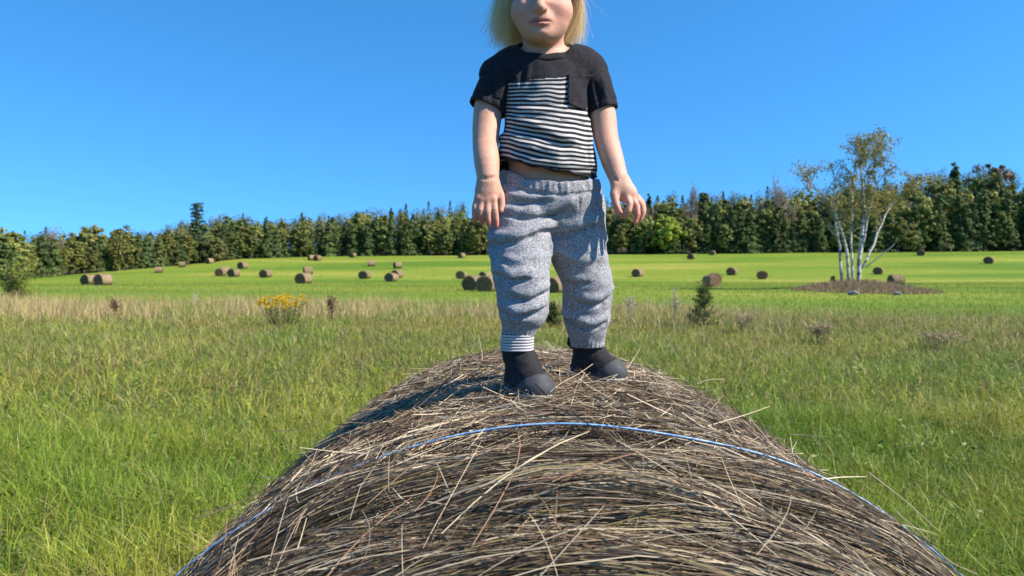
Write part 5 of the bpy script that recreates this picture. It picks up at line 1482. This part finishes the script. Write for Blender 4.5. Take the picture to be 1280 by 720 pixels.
# ---- boots
def build_boot(heel, toe, ankle, z0, seed):
    """heel, toe: xy of the sole ends; ankle: 3d point where the shaft leaves into the trousers"""
    heel = np.array(heel); toe = np.array(toe); fw = toe - heel; L = float(np.linalg.norm(fw)); fw = fw / L; sd_ = np.array([-fw[1], fw[0]])
    def W(x, y, z): q_ = heel + fw * x + sd_ * y; return np.array([q_[0], q_[1], z0 + z])
    lo = np.minimum(np.append(heel, z0), np.append(toe, z0)) - .06; hi = np.maximum(np.append(heel, z0), np.append(toe, z0)) + .06; lo[2] = z0 - .01; hi[2] = max(ankle[2] + .05, z0 + .14)
    lo = np.minimum(lo, ankle - .05); lo[2] = z0 - .012; hi = np.maximum(hi, ankle + .05)
    def shape(g):
        B = Field(lo, hi, .0019)
        B.cone(W(.031, 0, .030), W(L * .45, 0, .028), .029 + g, .027 + g, .01)
        B.cone(W(L * .45, 0, .026), W(L - .036, -.002, .022), .025 + g, .0265 + g, .014)
        B.ell(W(L - .030, 0, .022), np.array([.029, .027, .020]) + g, .012)
        B.cone(W(.036, 0, .05), ankle, .0285 + g, .0290 + g, .014)
        B.cone(W(.074, 0, .034), W(.046, 0, .062), .022 + g, .026 + g, .014)
        return B
    U = shape(0.0)
    X, Y, Z = U.grid(); U.f += (.0011 * noise3(X * 70 + seed, Y * 70, Z * 110)).astype(np.float32)
    U.f = np.maximum(U.f, (z0 + .004) - Z).astype(np.float32)
    V, Q = U.nets(); V = relax(V, Q, 1, .4); bt = obj('boot', mesh_np('boot', V, [Q]), neoprene_mat, person)
    R = shape(.0022); X, Y, Z = R.grid()
    lx = (X - heel[0]) * fw[0] + (Y - heel[1]) * fw[1]
    hgt = np.interp(lx, [-.01, .02, .05, .07, .085, L - .02], [.036, .030, .021, .022, .036, .05])
    R.f = np.maximum(np.maximum(R.f, Z - (z0 + hgt)), (z0 + .006) - Z).astype(np.float32)
    V, Q = R.nets(); V = relax(V, Q, 1, .4); obj('rubber_foot', mesh_np('rubber_foot', V, [Q]), rubber_mat, bt)
    S_ = shape(.0036); X, Y, Z = S_.grid(); lx = (X - heel[0]) * fw[0] + (Y - heel[1]) * fw[1]
    hs_ = np.interp(lx, [-.01, .05, L], [.022, .015, .014])
    S_.f = np.maximum(np.maximum(S_.f - .0012, Z - (z0 + hs_)), z0 - Z).astype(np.float32)
    V, Q = S_.nets(); obj('sole', mesh_np('sole', V, [Q]), sole_mat, bt)
    # pull tab at the back of the shaft
    t0 = ankle + np.array([-fw[0] * .030, -fw[1] * .030, .002]); pts = [t0 + np.array([0, 0, .012]), t0 + np.array([-fw[0] * .010, -fw[1] * .010, .008]), t0 + np.array([-fw[0] * .011, -fw[1] * .011, -.004]), t0 + np.array([0, 0, -.012])]
    V, Q, T = tube_np(smooth_path(pts, 12), np.full(12, .0036), 6); obj('pull_tab', mesh_np('pull_tab', V, [Q, T]), neoprene_mat, bt)
ZB = P(660, 500, 1.27)[2]
hA = P(640, 0, 1.345)[:2]; tA = P(684, 0, 1.238)[:2]
build_boot(hA, tA, P(645.5, 436, 1.316), ZB + .000, 1)
ZB2 = P(740, 478, 1.40)[2]
hB = P(715, 0, 1.452)[:2]; tB = P(782, 0, 1.385)[:2]
build_boot(hB, tB, P(733.5, 430, 1.425), ZB2 - .003, 2)

# ---- hair: long fine strands over a scalp cap, ending at the collar
def build_hair():
    r = np.random.default_rng(131)
    hc = P(676, -26, 1.385)
    cap = Field(hc - np.array([.11, .13, .13]), hc + np.array([.11, .13, .13]), .003)
    cap.ell(hc + np.array([0, .006, .004]), (.068, .086, .080), .01)
    cap.ell(hc + np.array([0, .035, -.035]), (.060, .05, .07), .03)
    X, Y, Z = cap.grid()
    cap.f = np.maximum(cap.f, -(np.maximum(np.maximum(Y - (hc[1] - .022), Z - (hc[2] + .045)), -1.0))).astype(np.float32)   # open at the face
    V, Q = cap.nets(); V = relax(V, Q, 2, .5)
    hr = obj('hair', mesh_np('hair', V, [Q], True, np.tile(np.array([.50, .36, .16]), (len(V), 1))), attr_mat('hair_cap', rough=.5, spec=.4), person)
    N = 9000; K = 12
    u = r.random(N); phi = np.where(u < .5, r.uniform(1.28, 2.7, N), -r.uniform(.80, 2.7, N))      # angle from the front, left/right
    phi = np.where(r.random(N) < .25, r.uniform(2.3, 3.95, N), phi)
    t = np.linspace(0, 1, K)[None]
    sx = np.sin(phi)[:, None]; cyv = -np.cos(phi)[:, None]
    lay = r.uniform(.98, 1.10, N)[:, None]
    end_row = np.where(np.sin(phi) > 0, r.normal(45, 6, N), r.normal(38, 10, N)) + 9 * noise2(np.floor(phi * 9) * 1.7 + 4, np.floor(phi * 9) * .9); end_row = np.where(np.abs(phi) < .85, end_row - r.uniform(0, 16, N), end_row)
    zend = (CAMZ - 1.37 * (end_row - HZ) / F)[:, None]
    # first along the skull, then hanging
    a = np.clip(t / .45, 0, 1) * 1.5
    rad = np.sin(a); up = np.cos(a)
    x = hc[0] + sx * .0655 * lay * rad; y = hc[1] + .006 + cyv * .083 * lay * rad; z = hc[2] + .082 * lay * up
    hang = np.clip((t - .45) / .55, 0, 1)
    z = z + (zend - (hc[2] + .082 * lay * math.cos(1.5))) * hang
    inward = np.where(np.sin(phi) > 0, -.10, .03)[:, None]; curl = r.normal(0, .06, N)[:, None] + np.where(np.sin(phi) < 0, .03, 0)[:, None] + .10 * noise2(np.floor(phi * 9) * 2.3, np.floor(phi * 9))[:, None]
    x = x + sx * (.010 * np.sin(hang * 3.1) + (inward * .12 + curl * .22) * hang ** 2)
    y = y + cyv * (.008 * np.sin(hang * 3.1) + curl * .15 * hang ** 2) + .006 * hang
    fly = (r.random((N, 1)) < .035) * r.normal(0, .022, (N, 1)); x = x + sx * np.abs(fly) * hang ** 1.3; y = y + cyv * np.abs(fly) * hang ** 1.3; z = z + np.abs(fly) * .8 * hang ** 2
    lock = np.floor(phi * 9); wv = noise2(lock * 3.7, lock * 1.3)[:, None]
    x = x + .010 * wv * hang ** 1.5; y = y + .010 * noise2(lock * 2.1 + 9, lock)[:, None] * hang ** 1.5
    x = x + r.normal(0, .0022, (N, 1)) * (hang + .2) + .0015 * np.sin(t * 9 + r.random((N, 1)) * 6.28); z = z + r.normal(0, .0015, (N, 1))
    pts = np.stack([x, y, z], -1)
    tan = nrm(pts[:, -1] - pts[:, 0]); side = nrm(np.cross(tan, r.normal(0, 1, (N, 3))))
    V, Q = ribbons(pts, side, r.uniform(.0004, .0009, N)[:, None] * np.linspace(1, .35, K)[None])
    c = np.where((r.random(N) < .3)[:, None], np.array([.92, .79, .54]), np.array([.86, .68, .39])) * r.uniform(.7, 1.12, (N, 1))
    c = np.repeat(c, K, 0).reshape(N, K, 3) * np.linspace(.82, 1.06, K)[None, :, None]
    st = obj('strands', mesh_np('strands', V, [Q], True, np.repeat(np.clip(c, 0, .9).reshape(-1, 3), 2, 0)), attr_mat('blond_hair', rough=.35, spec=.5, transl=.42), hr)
    st['kind'] = 'stuff'
build_hair()
